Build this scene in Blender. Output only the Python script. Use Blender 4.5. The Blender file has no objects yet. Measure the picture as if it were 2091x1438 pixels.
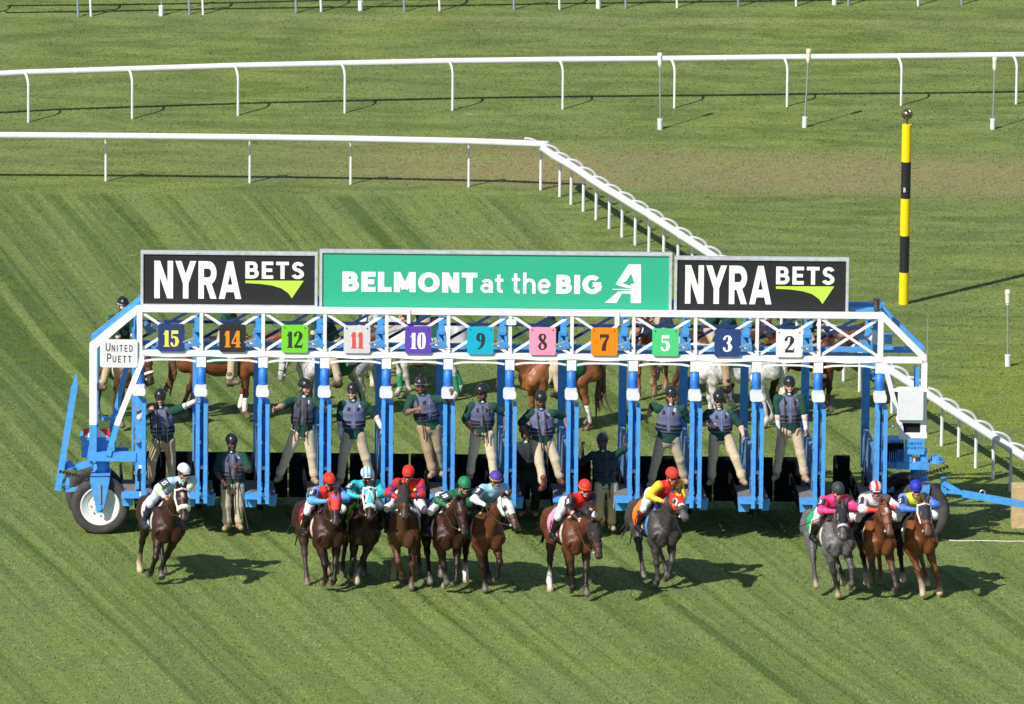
import bpy, math, random
import numpy as np
from mathutils import Vector, Matrix

random.seed(7)
rng = np.random.default_rng(7)
SC = bpy.context.scene
COL = SC.collection
R = math.radians

# ---------------------------------------------------------------- camera
CAM_POS = np.array([0.0, -177.4, 41.2])
PITCH = R(12.0); ROLL = R(0.6); FPX = 20000.0
PW, PH = 2091.0, 1438.0
_f = np.array([0, math.cos(PITCH), -math.sin(PITCH)])
_r = np.array([1.0, 0, 0]); _u = np.array([0, math.sin(PITCH), math.cos(PITCH)])
CR = _r*math.cos(ROLL) + _u*math.sin(ROLL)
CU = _u*math.cos(ROLL) - _r*math.sin(ROLL)
CF = _f
cam = bpy.data.cameras.new('camera')
cam.sensor_width = 36.0
cam.lens = FPX/PW*36.0
cam.clip_start = 1.0; cam.clip_end = 9000.0
co = bpy.data.objects.new('camera', cam); COL.objects.link(co)
m = Matrix(((CR[0], CU[0], -CF[0], CAM_POS[0]), (CR[1], CU[1], -CF[1], CAM_POS[1]), (CR[2], CU[2], -CF[2], CAM_POS[2]), (0, 0, 0, 1)))
co.matrix_world = m
SC.camera = co

# ---------------------------------------------------------------- light
SUNV = np.array([-0.74, -0.87, 1.0]); SUNV = SUNV/np.linalg.norm(SUNV)      # towards the sun
SUN_EL = math.asin(SUNV[2]); SUN_AZ = math.atan2(SUNV[0], SUNV[1])
w = bpy.data.worlds.new('World'); SC.world = w; w.use_nodes = True
nt = w.node_tree
bg = nt.nodes['Background']
sky = nt.nodes.new('ShaderNodeTexSky'); sky.sky_type = 'NISHITA'; sky.sun_disc = False
sky.sun_elevation = SUN_EL; sky.sun_rotation = SUN_AZ % (2*math.pi)
sky.air_density = 1.0; sky.dust_density = 0.6; sky.ozone_density = 1.2
nt.links.new(sky.outputs[0], bg.inputs[0]); bg.inputs[1].default_value = 0.085
sun = bpy.data.lights.new('sun', 'SUN'); sun.energy = 4.6; sun.angle = R(0.5); sun.color = (1.0, 0.955, 0.88)
so = bpy.data.objects.new('sun', sun); COL.objects.link(so)
so.rotation_euler = Vector(SUNV).to_track_quat('Z', 'Y').to_euler()
SC.view_settings.view_transform = 'Standard'; SC.view_settings.look = 'None'
SC.view_settings.exposure = 0.36; SC.view_settings.gamma = 1.0; SC.view_settings.use_curve_mapping = False

# ---------------------------------------------------------------- pixel geometry (photo pixels -> metres)
def ray(px, py):
    d = CF + CR*((px-PW/2)/FPX) + CU*((PH/2-py)/FPX)
    return d/np.linalg.norm(d)
def terrain(y):
    """height of the turf: flat track, a low bank behind it"""
    t = np.clip((np.asarray(y, float)-32.0)/4.0, 0, None)
    rise = np.where(t < 1, 0.5*t*t*4.0, (t-0.5)*4.0)*0.07
    y2 = np.clip(np.asarray(y, float)-62.0, 0, None)
    return rise - y2*0.07 + 0*rise
def ground(px, py):
    d = ray(px, py); t = -CAM_POS[2]/d[2]
    for _ in range(12):
        p = CAM_POS + d*t
        t = (float(terrain(p[1]))-CAM_POS[2])/d[2]
    return CAM_POS + d*t
def on_y(px, py, Y):
    d = ray(px, py); return CAM_POS + d*((Y-CAM_POS[1])/d[1])
def proj(p):
    v = np.asarray(p, float)-CAM_POS; z = v@CF
    return PW/2+FPX*(v@CR)/z, PH/2-FPX*(v@CU)/z
def nrm(v):
    v = np.asarray(v, float); n = np.linalg.norm(v); return v/n if n > 1e-9 else v

# ---------------------------------------------------------------- materials
def mat(name, col=None, rough=0.6, metal=0.0, spec=0.5, noise=0.0, nscale=20.0, bump=0.0, bscale=60.0, vcol=False, coat=0.0, sheen=0.0, dirt=0.0):
    m = bpy.data.materials.new(name); m.use_nodes = True
    n = m.node_tree.nodes; l = m.node_tree.links; b = n['Principled BSDF']
    b.inputs['Roughness'].default_value = rough; b.inputs['Metallic'].default_value = metal
    b.inputs['Specular IOR Level'].default_value = spec
    if coat: b.inputs['Coat Weight'].default_value = coat; b.inputs['Coat Roughness'].default_value = 0.15
    if sheen: b.inputs['Sheen Weight'].default_value = sheen
    tc = n.new('ShaderNodeTexCoord')
    if vcol:
        a = n.new('ShaderNodeAttribute'); a.attribute_name = 'Col'; src = a.outputs['Color']
    else:
        rgb = n.new('ShaderNodeRGB'); rgb.outputs[0].default_value = (*col, 1); src = rgb.outputs[0]
    if noise > 0:
        t = n.new('ShaderNodeTexNoise'); t.inputs['Scale'].default_value = nscale; t.inputs['Detail'].default_value = 5
        l.new(tc.outputs['Object'], t.inputs['Vector'])
        mr = n.new('ShaderNodeMapRange'); mr.inputs[1].default_value = 0.3; mr.inputs[2].default_value = 0.7
        mr.inputs[3].default_value = 1-noise; mr.inputs[4].default_value = 1+noise
        l.new(t.outputs[0], mr.inputs[0])
        mx = n.new('ShaderNodeMix'); mx.data_type = 'RGBA'; mx.blend_type = 'MULTIPLY'; mx.inputs[0].default_value = 1
        l.new(src, mx.inputs[6]); l.new(mr.outputs[0], mx.inputs[7]); src = mx.outputs[2]
    if dirt > 0:
        t = n.new('ShaderNodeTexNoise'); t.inputs['Scale'].default_value = 3.5; t.inputs['Detail'].default_value = 9; t.inputs['Roughness'].default_value = 0.7
        l.new(tc.outputs['Object'], t.inputs['Vector'])
        cr = n.new('ShaderNodeMapRange'); cr.inputs[1].default_value = 0.52; cr.inputs[2].default_value = 0.72
        cr.inputs[3].default_value = 0; cr.inputs[4].default_value = dirt
        l.new(t.outputs[0], cr.inputs[0])
        mx = n.new('ShaderNodeMix'); mx.data_type = 'RGBA'; mx.inputs[7].default_value = (0.16, 0.14, 0.11, 1)
        l.new(cr.outputs[0], mx.inputs[0]); l.new(src, mx.inputs[6]); src = mx.outputs[2]
    l.new(src, b.inputs['Base Color'])
    if bump > 0:
        t = n.new('ShaderNodeTexNoise'); t.inputs['Scale'].default_value = bscale; t.inputs['Detail'].default_value = 4
        l.new(tc.outputs['Object'], t.inputs['Vector'])
        bp = n.new('ShaderNodeBump'); bp.inputs['Strength'].default_value = bump; bp.inputs['Distance'].default_value = 0.02
        l.new(t.outputs[0], bp.inputs['Height']); l.new(bp.outputs[0], b.inputs['Normal'])
    return m
M = {}
M['white'] = mat('white_paint', (0.78, 0.79, 0.80), 0.45, noise=0.05, nscale=6, dirt=0.22)
M['rail'] = mat('white_plastic', (0.70, 0.70, 0.72), 0.35, noise=0.04, nscale=8, dirt=0.10)
M['blue'] = mat('blue_paint', (0.070, 0.320, 0.74), 0.42, noise=0.14, nscale=9, dirt=0.30, bump=0.1)
M['pad'] = mat('blue_padding', (0.022, 0.165, 0.62), 0.5, noise=0.15, nscale=14, bump=0.6, bscale=18)
M['panel'] = mat('worn_blue_panel', (0.10, 0.23, 0.46), 0.6, noise=0.3, nscale=7, dirt=0.75)
M['black'] = mat('black_rubber', (0.010, 0.010, 0.011), 0.85, spec=0.2, noise=0.3, nscale=12)
M['rubber'] = mat('tyre_rubber', (0.045, 0.042, 0.040), 0.85, noise=0.25, nscale=10, dirt=0.5, bump=0.3)
M['mat'] = mat('ledge_matting', (0.17, 0.155, 0.14), 0.9, noise=0.3, nscale=20, bump=0.5)
M['steel'] = mat('steel', (0.42, 0.43, 0.45), 0.4, metal=0.6, noise=0.1)
M['alu'] = mat('aluminium_frame', (0.62, 0.63, 0.66), 0.45, metal=0.35, noise=0.12, nscale=10, dirt=0.3)
M['rim'] = mat('wheel_rim_paint', (0.74, 0.74, 0.72), 0.4, noise=0.06, dirt=0.35)
M['navy'] = mat('dark_navy', (0.012, 0.035, 0.13), 0.5, noise=0.2, dirt=0.2)  # rear braces and upper rear beam, darker than the blue frame
M['box'] = mat('grey_box_paint', (0.68, 0.69, 0.70), 0.5, noise=0.05, dirt=0.15)
M['signblack'] = mat('sign_black', (0.012, 0.012, 0.014), 0.55, noise=0.1)
M['signgreen'] = mat('sign_green', (0.025, 0.40, 0.24), 0.55, noise=0.05)
M['ink'] = mat('dark_lettering', (0.03, 0.035, 0.06), 0.6)
M['whiteink'] = mat('white_lettering', (0.82, 0.82, 0.82), 0.6)
M['lime'] = mat('lime_print', (0.50, 0.78, 0.07), 0.6)
M['red'] = mat('red_reflective', (0.70, 0.03, 0.03), 0.35)
M['yellow'] = mat('yellow_paint', (0.90, 0.62, 0.005), 0.4, noise=0.05)
M['polebk'] = mat('pole_black', (0.016, 0.016, 0.022), 0.4, noise=0.1)
M['bronze'] = mat('bronze_ball', (0.22, 0.16, 0.11), 0.25, metal=0.8, noise=0.5, nscale=12)
M['wood'] = mat('plywood', (0.50, 0.36, 0.19), 0.8, noise=0.18, nscale=9, bump=0.3)
M['chain'] = mat('dark_chain', (0.025, 0.022, 0.020), 0.6, metal=0.4)
M['coat'] = mat('horse_coat', vcol=True, rough=0.44, spec=0.30, noise=0.30, nscale=5, bump=0.75, bscale=10)
M['hair'] = mat('horse_hair', vcol=True, rough=0.6, noise=0.35, nscale=30, bump=0.8, bscale=45)
M['skin'] = mat('skin', vcol=True, rough=0.5, spec=0.35, noise=0.06, nscale=25)
M['cloth'] = mat('fabric', vcol=True, rough=0.85, spec=0.25, noise=0.12, nscale=22, bump=0.5, bscale=26)
M['silk'] = mat('silk', vcol=True, rough=0.5, spec=0.45, noise=0.07, nscale=14, bump=0.6, bscale=20)
M['capcloth'] = mat('cap_cover', vcol=True, rough=0.55, spec=0.35, noise=0.10, nscale=18, bump=0.4, bscale=24)
M['gloss'] = mat('helmet_shell', vcol=True, rough=0.30, spec=0.5, noise=0.05, nscale=20)
M['leather'] = mat('leather', vcol=True, rough=0.5, noise=0.2, nscale=30)

# ---------------------------------------------------------------- object helpers
def thing(name, label, cat, loc=(0, 0, 0), rz=0.0, group=None):
    o = bpy.data.objects.new(name, None); COL.objects.link(o)
    o.location = tuple(float(v) for v in loc); o.rotation_euler = (0, 0, rz); o.empty_display_size = 0.2
    o['label'] = label; o['category'] = cat
    if group: o['group'] = group
    return o
def tag(o, label, cat, group=None):
    o['label'] = label; o['category'] = cat
    if group: o['group'] = group
    return o
def link(name, me, material, parent=None, label=None):
    o = bpy.data.objects.new(name, me)
    if material and not me.materials: me.materials.append(M[material] if isinstance(material, str) else material)
    COL.objects.link(o)
    if parent: o.parent = parent
    if label: o['label'] = label
    return o
def share(o, parent, loc=None, name=None):
    c = o.copy(); c.parent = parent; COL.objects.link(c)
    if loc is not None: c.location = loc
    return c
def copy_tree(o, parent=None):
    c = o.copy(); COL.objects.link(c); c.parent = parent
    for ch in list(o.children): copy_tree(ch, c)
    return c

class MB:
    """collects polygons"""
    def __init__(s): s.v = []; s.f = []; s.smooth = []
    def add(s, vs, fs, smooth=False):
        o = len(s.v); s.v += [tuple(map(float, v)) for v in vs]
        for f in fs: s.f.append(tuple(i+o for i in f)); s.smooth.append(smooth)
        return s
    def box(s, x0, x1, y0, y1, z0, z1, bev=0.0):
        if bev > 0: return s.prism([(x0+bev, z0), (x1-bev, z0), (x1, z0+bev), (x1, z1-bev), (x1-bev, z1), (x0+bev, z1), (x0, z1-bev), (x0, z0+bev)], y0, y1)
        return s.add([(x0, y0, z0), (x1, y0, z0), (x1, y1, z0), (x0, y1, z0), (x0, y0, z1), (x1, y0, z1), (x1, y1, z1), (x0, y1, z1)],
                     [(0, 3, 2, 1), (4, 5, 6, 7), (0, 1, 5, 4), (1, 2, 6, 5), (2, 3, 7, 6), (3, 0, 4, 7)])
    def prism(s, pts, y0, y1):
        """polygon in x,z pulled from y0 (front) to y1"""
        n = len(pts)
        a = sum(pts[i][0]*pts[(i+1) % n][1]-pts[(i+1) % n][0]*pts[i][1] for i in range(n))
        if a < 0: pts = pts[::-1]
        vs = [(x, y0, z) for x, z in pts]+[(x, y1, z) for x, z in pts]
        fs = [tuple(range(n)), tuple(range(2*n-1, n-1, -1))]+[(i, i+n, (i+1) % n+n, (i+1) % n) for i in range(n)]
        return s.add(vs, fs)
    def beam(s, a, b, w, h=None, up=(0, 0, 1)):
        """rectangular bar from a to b; w across, h along up"""
        h = h or w; a = np.array(a, float); b = np.array(b, float); d = nrm(b-a); up = np.array(up, float)
        if abs(d@up) > 0.98: up = np.array([0, 1.0, 0])
        sd = nrm(np.cross(d, up)); u2 = np.cross(sd, d)
        vs = []
        for p in (a, b):
            for i, j in ((-1, -1), (1, -1), (1, 1), (-1, 1)): vs.append(p+sd*w/2*i+u2*h/2*j)
        return s.add(vs, [(0, 1, 2, 3), (7, 6, 5, 4), (0, 4, 5, 1), (1, 5, 6, 2), (2, 6, 7, 3), (3, 7, 4, 0)])
    def tube(s, pts, r, n=10, caps=True):
        pts = [np.array(p, float) for p in pts]; rr = r if hasattr(r, '__len__') else [r]*len(pts)
        t0 = nrm(pts[1]-pts[0]); ref = np.array([0, 0, 1.0]) if abs(t0[2]) < 0.9 else np.array([0, 1.0, 0])
        sd = nrm(np.cross(t0, ref)); vs = []
        for i, p in enumerate(pts):
            t = nrm(pts[min(i+1, len(pts)-1)]-pts[max(i-1, 0)])
            sd = nrm(sd-t*(sd@t)); u2 = np.cross(t, sd)
            for k in range(n):
                a = 2*math.pi*k/n; vs.append(p+(sd*math.cos(a)+u2*math.sin(a))*rr[i])
        fs = []
        for i in range(len(pts)-1):
            for k in range(n):
                k2 = (k+1) % n; fs.append((i*n+k, i*n+k2, (i+1)*n+k2, (i+1)*n+k))
        if caps: fs += [tuple(range(n))[::-1], tuple(range((len(pts)-1)*n, len(pts)*n))]
        return s.add(vs, fs, True)
    def lathe(s, prof, c, axis='z', n=24, caps=True):
        """prof: list of (radius, height) along the axis through c"""
        vs = []
        for r, h in prof:
            for k in range(n):
                a = 2*math.pi*k/n; x, y = r*math.cos(a), r*math.sin(a)
                p = (x, y, h) if axis == 'z' else ((x, h, y) if axis == 'y' else (h, x, y))
                vs.append((p[0]+c[0], p[1]+c[1], p[2]+c[2]))
        fs = []
        for i in range(len(prof)-1):
            for k in range(n):
                k2 = (k+1) % n; f = (i*n+k, i*n+k2, (i+1)*n+k2, (i+1)*n+k)
                fs.append(f if axis != 'y' else f[::-1])
        if caps: fs.append(tuple(range(n))); fs.append(tuple(range((len(prof)-1)*n, len(prof)*n)))
        return s.add(vs, fs, True)
    def mesh(s, name, bevel=0):
        me = bpy.data.meshes.new(name); me.from_pydata(s.v, [], s.f); me.update()
        me.polygons.foreach_set('use_smooth', s.smooth)
        return me
    def obj(s, name, material, parent=None, label=None, bevel=0.0):
        me = s.mesh(name); o = link(name, me, material, parent, label)
        if any(s.smooth):
            try: me.set_sharp_from_angle(angle=R(40))
            except Exception: pass
        if bevel:
            b = o.modifiers.new('bevel', 'BEVEL'); b.width = bevel; b.segments = 1; b.limit_method = 'ANGLE'
        return o
# ---------------------------------------------------------------- organic bodies: blended tapered capsules turned into one continuous mesh
class Body:
    def __init__(s): s.p = []; s.cuts = []
    def cap(s, a, b, ra, rb=None, col=(1, 1, 1), k=1.0, side=None, sub=False):
        rb = ra if rb is None else rb
        s.p.append((np.array(a, float), np.array(b, float), float(ra), float(rb), np.array(col, float), float(k),
                    None if side is None else nrm(side), sub)); return s
    def ball(s, c, r, col=(1, 1, 1), k=1.0, side=None, sub=False): return s.cap(c, np.array(c, float)+[0, 0, 1e-4], r, r, col, k, side, sub)
    def path(s, pts, rs, cols, k=1.0, side=None):
        for i in range(len(pts)-1):
            c = cols[i] if isinstance(cols, list) else cols
            s.cap(pts[i], pts[i+1], rs[i], rs[i+1], c, k, side)
        return s
    def cut(s, n, p):
        n = nrm(n); s.cuts.append((n, float(n@np.array(p, float)))); return s
def _dist(pr, X, Y, Z):
    a, b, ra, rb, col, k, side, sub = pr
    d = b-a; L2 = float(d@d)+1e-9
    x = X-a[0]; y = Y-a[1]; z = Z-a[2]
    t = np.clip((x*d[0]+y*d[1]+z*d[2])/L2, 0, 1)
    x = x-t*d[0]; y = y-t*d[1]; z = z-t*d[2]
    r2 = x*x+y*y+z*z
    if side is not None and k != 1.0:
        q = x*side[0]+y*side[1]+z*side[2]; r2 = r2-q*q*(1-1/(k*k))
    return np.sqrt(np.maximum(r2, 0))-(ra+(rb-ra)*t)
def _wob(X, Y, Z, f):
    return (np.sin(X*f+2.1*np.sin(Z*f*.7))+np.sin(Y*f*1.1+1.3*np.sin(X*f*.9+Z*f*.5))+np.sin(Z*f*1.23+1.7*np.sin(Y*f*.6+X*f*.4)))/3
def sdf_at(body, P, blend=0.03):
    D = np.full(len(P), 9.0)
    for pr in body.p:
        if pr[7]: continue
        d = _dist(pr, P[:, 0], P[:, 1], P[:, 2]); h = np.maximum(blend-np.abs(D-d), 0)/blend
        D = np.minimum(D, d)-h*h*blend/4
    return D
def grow(body, h=0.02, blend=0.03, wob=0.0, wf=30.0, soft=0.006):
    """returns (verts, quads, cols)"""
    lo = np.min([np.minimum(p[0]-max(p[2], p[3])*max(1, p[5]), p[1]-max(p[2], p[3])*max(1, p[5])) for p in body.p if not p[7]], axis=0)-3*h-wob
    hi = np.max([np.maximum(p[0]+max(p[2], p[3])*max(1, p[5]), p[1]+max(p[2], p[3])*max(1, p[5])) for p in body.p if not p[7]], axis=0)+3*h+wob
    n = np.maximum(((hi-lo)/h).astype(int)+2, 4)
    ax = [(lo[i]+np.arange(n[i])*h).astype(np.float32) for i in range(3)]
    D = np.full(n, 1.0, np.float32)
    for pr in body.p:
        m = max(pr[2], pr[3])*max(1, pr[5])+blend+3*h
        l2 = np.minimum(pr[0], pr[1])-m; h2 = np.maximum(pr[0], pr[1])+m
        s0 = np.clip(((l2-lo)/h).astype(int), 0, n); s1 = np.clip(((h2-lo)/h).astype(int)+2, 0, n)
        if (s1 <= s0).any(): continue
        sl = tuple(slice(a, b) for a, b in zip(s0, s1))
        d = _dist(pr, ax[0][sl[0]][:, None, None], ax[1][sl[1]][None, :, None], ax[2][sl[2]][None, None, :]).astype(np.float32)
        e = D[sl]
        if pr[7]: D[sl] = np.maximum(e, -d); continue
        hh = np.maximum(blend-np.abs(e-d), 0)/blend
        D[sl] = np.minimum(e, d)-hh*hh*blend/4
    X, Y, Z = ax[0][:, None, None], ax[1][None, :, None], ax[2][None, None, :]
    if wob > 0: D = D+wob*_wob(X, Y, Z, wf)
    for nn, off in body.cuts: D = np.maximum(D, nn[0]*X+nn[1]*Y+nn[2]*Z-off)
    S = D < 0
    cnt = np.zeros(n-1, np.int8)
    for i in (0, 1):
        for j in (0, 1):
            for k in (0, 1): cnt += S[i:n[0]-1+i, j:n[1]-1+j, k:n[2]-1+k]
    act = (cnt > 0) & (cnt < 8)
    I = np.argwhere(act); idx = np.full(act.shape, -1, np.int32); idx[act] = np.arange(len(I))
    corners = [(i, j, k) for i in (0, 1) for j in (0, 1) for k in (0, 1)]
    V = np.stack([D[I[:, 0]+c[0], I[:, 1]+c[1], I[:, 2]+c[2]] for c in corners], 1)
    acc = np.zeros((len(I), 3)); num = np.zeros(len(I))
    for e0 in range(8):
        for e1 in range(e0+1, 8):
            c0, c1 = np.array(corners[e0]), np.array(corners[e1])
            if np.abs(c0-c1).sum() != 1: continue
            v0, v1 = V[:, e0], V[:, e1]; mk = (v0 < 0) != (v1 < 0)
            t = np.where(mk, v0/np.where(mk, v0-v1, 1), 0)
            acc += np.where(mk[:, None], c0+(c1-c0)*t[:, None], 0); num += mk
    P = lo+(I+acc/np.maximum(num, 1)[:, None])*h
    F = []
    def quads(A, B, cells, flip):
        ch = A != B; idc = np.argwhere(ch)
        if not len(idc): return
        s = A[ch]
        q = []
        for off in cells: 
            cc = idc+off; q.append(idx[cc[:, 0], cc[:, 1], cc[:, 2]])
        q = np.stack(q, 1); fl = s if not flip else ~s
        q[fl] = q[fl][:, ::-1]; F.append(q)
    quads(S[:-1, 1:-1, 1:-1], S[1:, 1:-1, 1:-1], [(0, 0, 0), (0, 1, 0), (0, 1, 1), (0, 0, 1)], True)
    quads(S[1:-1, :-1, 1:-1], S[1:-1, 1:, 1:-1], [(0, 0, 0), (0, 0, 1), (1, 0, 1), (1, 0, 0)], True)
    quads(S[1:-1, 1:-1, :-1], S[1:-1, 1:-1, 1:], [(0, 0, 0), (1, 0, 0), (1, 1, 0), (0, 1, 0)], True)
    F = np.concatenate(F) if F else np.zeros((0, 4), int)
    F = F[(F >= 0).all(1)]
    return P, F, paint(body, P, soft)
def paint(body, P, soft=0.006):
    ds = np.stack([_dist(p, P[:, 0], P[:, 1], P[:, 2]) for p in body.p if not p[7]], 1)
    cs = np.stack([p[4] for p in body.p if not p[7]])
    ds = ds-ds.min(1, keepdims=True); wt = np.exp(-ds/soft); wt /= wt.sum(1, keepdims=True)
    return wt@cs
def xform(part, Rm, t):
    P, F, C = part; return P@np.asarray(Rm).T+np.asarray(t), F, C
def join(*parts):
    o = 0; Ps, Fs, Cs = [], [], []
    for P, F, C in parts:
        Ps.append(P); Fs.append(F+o); Cs.append(C); o += len(P)
    return np.concatenate(Ps), np.concatenate(Fs), np.concatenate(Cs)
def put(name, part, material, parent=None, label=None):
    P, F, C = part
    me = bpy.data.meshes.new(name)
    me.vertices.add(len(P)); me.vertices.foreach_set('co', P.astype(np.float32).ravel())
    me.loops.add(len(F)*4); me.loops.foreach_set('vertex_index', F.astype(np.int32).ravel())
    me.polygons.add(len(F)); me.polygons.foreach_set('loop_start', np.arange(0, len(F)*4, 4, dtype=np.int32))
    try: me.polygons.foreach_set('loop_total', np.full(len(F), 4, np.int32))
    except Exception: pass
    me.update(calc_edges=True)
    me.polygons.foreach_set('use_smooth', np.ones(len(F), bool))
    a = me.color_attributes.new('Col', 'FLOAT_COLOR', 'POINT')
    a.data.foreach_set('color', np.concatenate([np.clip(C, 0, 1), np.ones((len(C), 1))], 1).astype(np.float32).ravel())
    return link(name, me, material, parent, label)
def frame(x, z):
    """rotation whose columns are x, y, z; z made square to x"""
    x = nrm(x); z = np.asarray(z, float); z = nrm(z-x*(z@x)); return np.stack([x, np.cross(z, x), z], 1)
def ik(a, c, l1, l2, pole):
    a = np.array(a, float); c = np.array(c, float); d = c-a; L = np.linalg.norm(d)
    if L > (l1+l2)*0.999: c = a+d/L*(l1+l2)*0.999; d = c-a; L = np.linalg.norm(d)
    if L < abs(l1-l2)+.01: L = abs(l1-l2)+.01
    u = d/np.linalg.norm(d); q = (l1*l1-l2*l2+L*L)/(2*L); hgt = math.sqrt(max(l1*l1-q*q, 0))
    p = np.array(pole, float); p = p-u*(p@u); p = nrm(p)
    return a+u*q+p*hgt, c
# ---------------------------------------------------------------- turf
RX0, RY0, RX1, RY1 = 0.60, 33.5, 9.5, 4.19           # foot line of the diagonal rail
RK = (RX1-RX0)/(RY0-RY1)
def turf_material(name='turf', blades=False):
    m = bpy.data.materials.new(name); m.use_nodes = True
    n = m.node_tree.nodes; l = m.node_tree.links; b = n['Principled BSDF']
    b.inputs['Roughness'].default_value = 0.75; b.inputs['Specular IOR Level'].default_value = 0.12
    geo = n.new('ShaderNodeNewGeometry'); sep = n.new('ShaderNodeSeparateXYZ'); l.new(geo.outputs['Position'], sep.inputs[0])
    X, Y = sep.outputs[0], sep.outputs[1]
    def mth(op, a, c=None, d=None, clamp=False):
        k = n.new('ShaderNodeMath'); k.operation = op; k.use_clamp = clamp
        for i, v in enumerate((a, c, d)):
            if v is None: continue
            if isinstance(v, (int, float)): k.inputs[i].default_value = v
            else: l.new(v, k.inputs[i])
        return k.outputs[0]
    def vec(x, y, z=0.0):
        k = n.new('ShaderNodeCombineXYZ')
        for i, v in enumerate((x, y, z)):
            if isinstance(v, (int, float)): k.inputs[i].default_value = v
            else: l.new(v, k.inputs[i])
        return k.outputs[0]
    def noise(v, sc, det=3, ro=0.5):
        k = n.new('ShaderNodeTexNoise'); k.inputs['Scale'].default_value = sc; k.inputs['Detail'].default_value = det; k.inputs['Roughness'].default_value = ro
        l.new(v, k.inputs['Vector']); return k.outputs[0]
    def ramp(v, a, c, lo=0.0, hi=1.0, smooth=True):
        k = n.new('ShaderNodeMapRange'); k.interpolation_type = 'SMOOTHSTEP' if smooth else 'LINEAR'
        l.new(v, k.inputs[0])
        for i, q in enumerate((a, c, lo, hi)): k.inputs[i+1].default_value = q
        return k.outputs[0]
    def mix(f, a, c):
        k = n.new('ShaderNodeMix'); k.data_type = 'RGBA'
        if isinstance(f, (int, float)): k.inputs[0].default_value = f
        else: l.new(f, k.inputs[0])
        for i, q in ((6, a), (7, c)):
            if isinstance(q, tuple): k.inputs[i].default_value = (*q, 1)
            else: l.new(q, k.inputs[i])
        return k.outputs[2]
    # mowing lines: run away from the camera and to the left, bending a little
    wig = noise(vec(mth('MULTIPLY', X, 0.12), mth('MULTIPLY', Y, 0.05)), 1.0, 2)
    bend = mth('MULTIPLY', mth('MULTIPLY', Y, Y), -0.0012)
    u = mth('ADD', mth('ADD', mth('ADD', X, mth('MULTIPLY', Y, 0.285)), bend), mth('MULTIPLY', wig, 0.8))
    st1 = noise(vec(mth('MULTIPLY', u, 1.5), mth('MULTIPLY', Y, 0.02)), 1.0, 1, 0.5)
    st2 = noise(vec(mth('MULTIPLY', u, 4.2), mth('MULTIPLY', Y, 0.03), 7.0), 1.0, 2, 0.6)
    st3 = noise(vec(mth('MULTIPLY', u, 2.3), mth('MULTIPLY', Y, 0.02), 13.0), 1.0, 1, 0.5)
    st = mth('ADD', mth('MULTIPLY', ramp(st1, 0.50, 0.56), 0.55), mth('ADD', mth('MULTIPLY', ramp(st2, 0.46, 0.60), 0.40), mth('MULTIPLY', ramp(st3, 0.555, 0.60), 0.75)))
    fade = ramp(Y, -16.0, 6.0, 0.78, 1.0)
    lane_far = ramp(Y, 32.2, 33.2, 1.0, 0.0)
    side = mth('ADD', X, mth('MULTIPLY', Y, RK)); side = ramp(side, RX0+RK*RY0-0.9, RX0+RK*RY0-0.3, 1.0, 0.0)
    lane = mth('MULTIPLY', lane_far, side)
    stripe = mth('MULTIPLY', mth('MULTIPLY', st, 0.74), mth('MULTIPLY', fade, lane))
    # wider tones
    big = noise(vec(mth('MULTIPLY', X, 0.22), mth('MULTIPLY', Y, 0.16)), 1.0, 4, 0.6)
    streak = noise(vec(mth('MULTIPLY', X, 0.45), mth('MULTIPLY', Y, 1.5), 3.0), 1.0, 5, 0.65)
    streak2 = noise(vec(mth('MULTIPLY', X, 2.2), mth('MULTIPLY', Y, 5.5), 9.0), 1.0, 4, 0.7)
    fine = noise(geo.outputs['Position'], 34.0, 3, 0.7)
    clump = noise(vec(mth('MULTIPLY', X, 9.0), mth('MULTIPLY', Y, 6.0), 5.0), 1.0, 3, 0.7)
    light = (0.190, 0.240, 0.072); dark = (0.070, 0.112, 0.024); yell = (0.215, 0.262, 0.036); brown = (0.300, 0.225, 0.120)
    c = mix(stripe, light, dark)
    c = mix(mth('MULTIPLY', ramp(streak2, 0.42, 0.66), 0.16), c, dark)
    pat = noise(vec(mth('MULTIPLY', X, 1.1), mth('MULTIPLY', Y, 0.75), 31.0), 1.0, 5, 0.68)
    c = mix(mth('MULTIPLY', ramp(pat, 0.50, 0.66), 0.34), c, (0.170, 0.235, 0.042))
    c = mix(mth('MULTIPLY', ramp(pat, 0.50, 0.34), 0.30), c, (0.112, 0.160, 0.070))
    # outer grass: darker, streaked along the far rail
    outm = mth('SUBTRACT', 1.0, lane)
    co_ = mix(ramp(streak, 0.36, 0.64, 0.0, 0.85), (0.190, 0.236, 0.070), (0.086, 0.124, 0.034))
    co_ = mix(mth('MULTIPLY', ramp(streak2, 0.50, 0.70), 0.35), co_, (0.21, 0.26, 0.07))
    yp = mth('MULTIPLY', ramp(noise(vec(mth('MULTIPLY', X, 0.35), mth('MULTIPLY', Y, 0.22), 21.0), 1.0, 4, 0.6), 0.46, 0.58), ramp(Y, 10.0, 22.0, 1.0, 0.15))
    co_ = mix(mth('MULTIPLY', yp, 0.8), co_, yell)
    c = mix(outm, c, co_)
    # worn band behind the first rail
    bcen = mth('SUBTRACT', Y, mth('ADD', 36.2, mth('MULTIPLY', X, -0.06)))
    band = mth('MULTIPLY', ramp(bcen, -3.2, -1.6, 0.0, 1.0), ramp(bcen, -0.2, 2.4, 1.0, 0.0))
    band = mth('MULTIPLY', band, ramp(X, -8.0, 1.5, 0.12, 1.0))
    band = mth('MULTIPLY', band, ramp(streak, 0.36, 0.62, 0.45, 1.0))
    c = mix(mth('MULTIPLY', band, 0.85), c, brown)
    # pale strips under the rails
    pale = mth('MULTIPLY', ramp(Y, 32.7, 33.2, 0.0, 1.0), ramp(Y, 33.4, 33.9, 1.0, 0.0))
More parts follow.
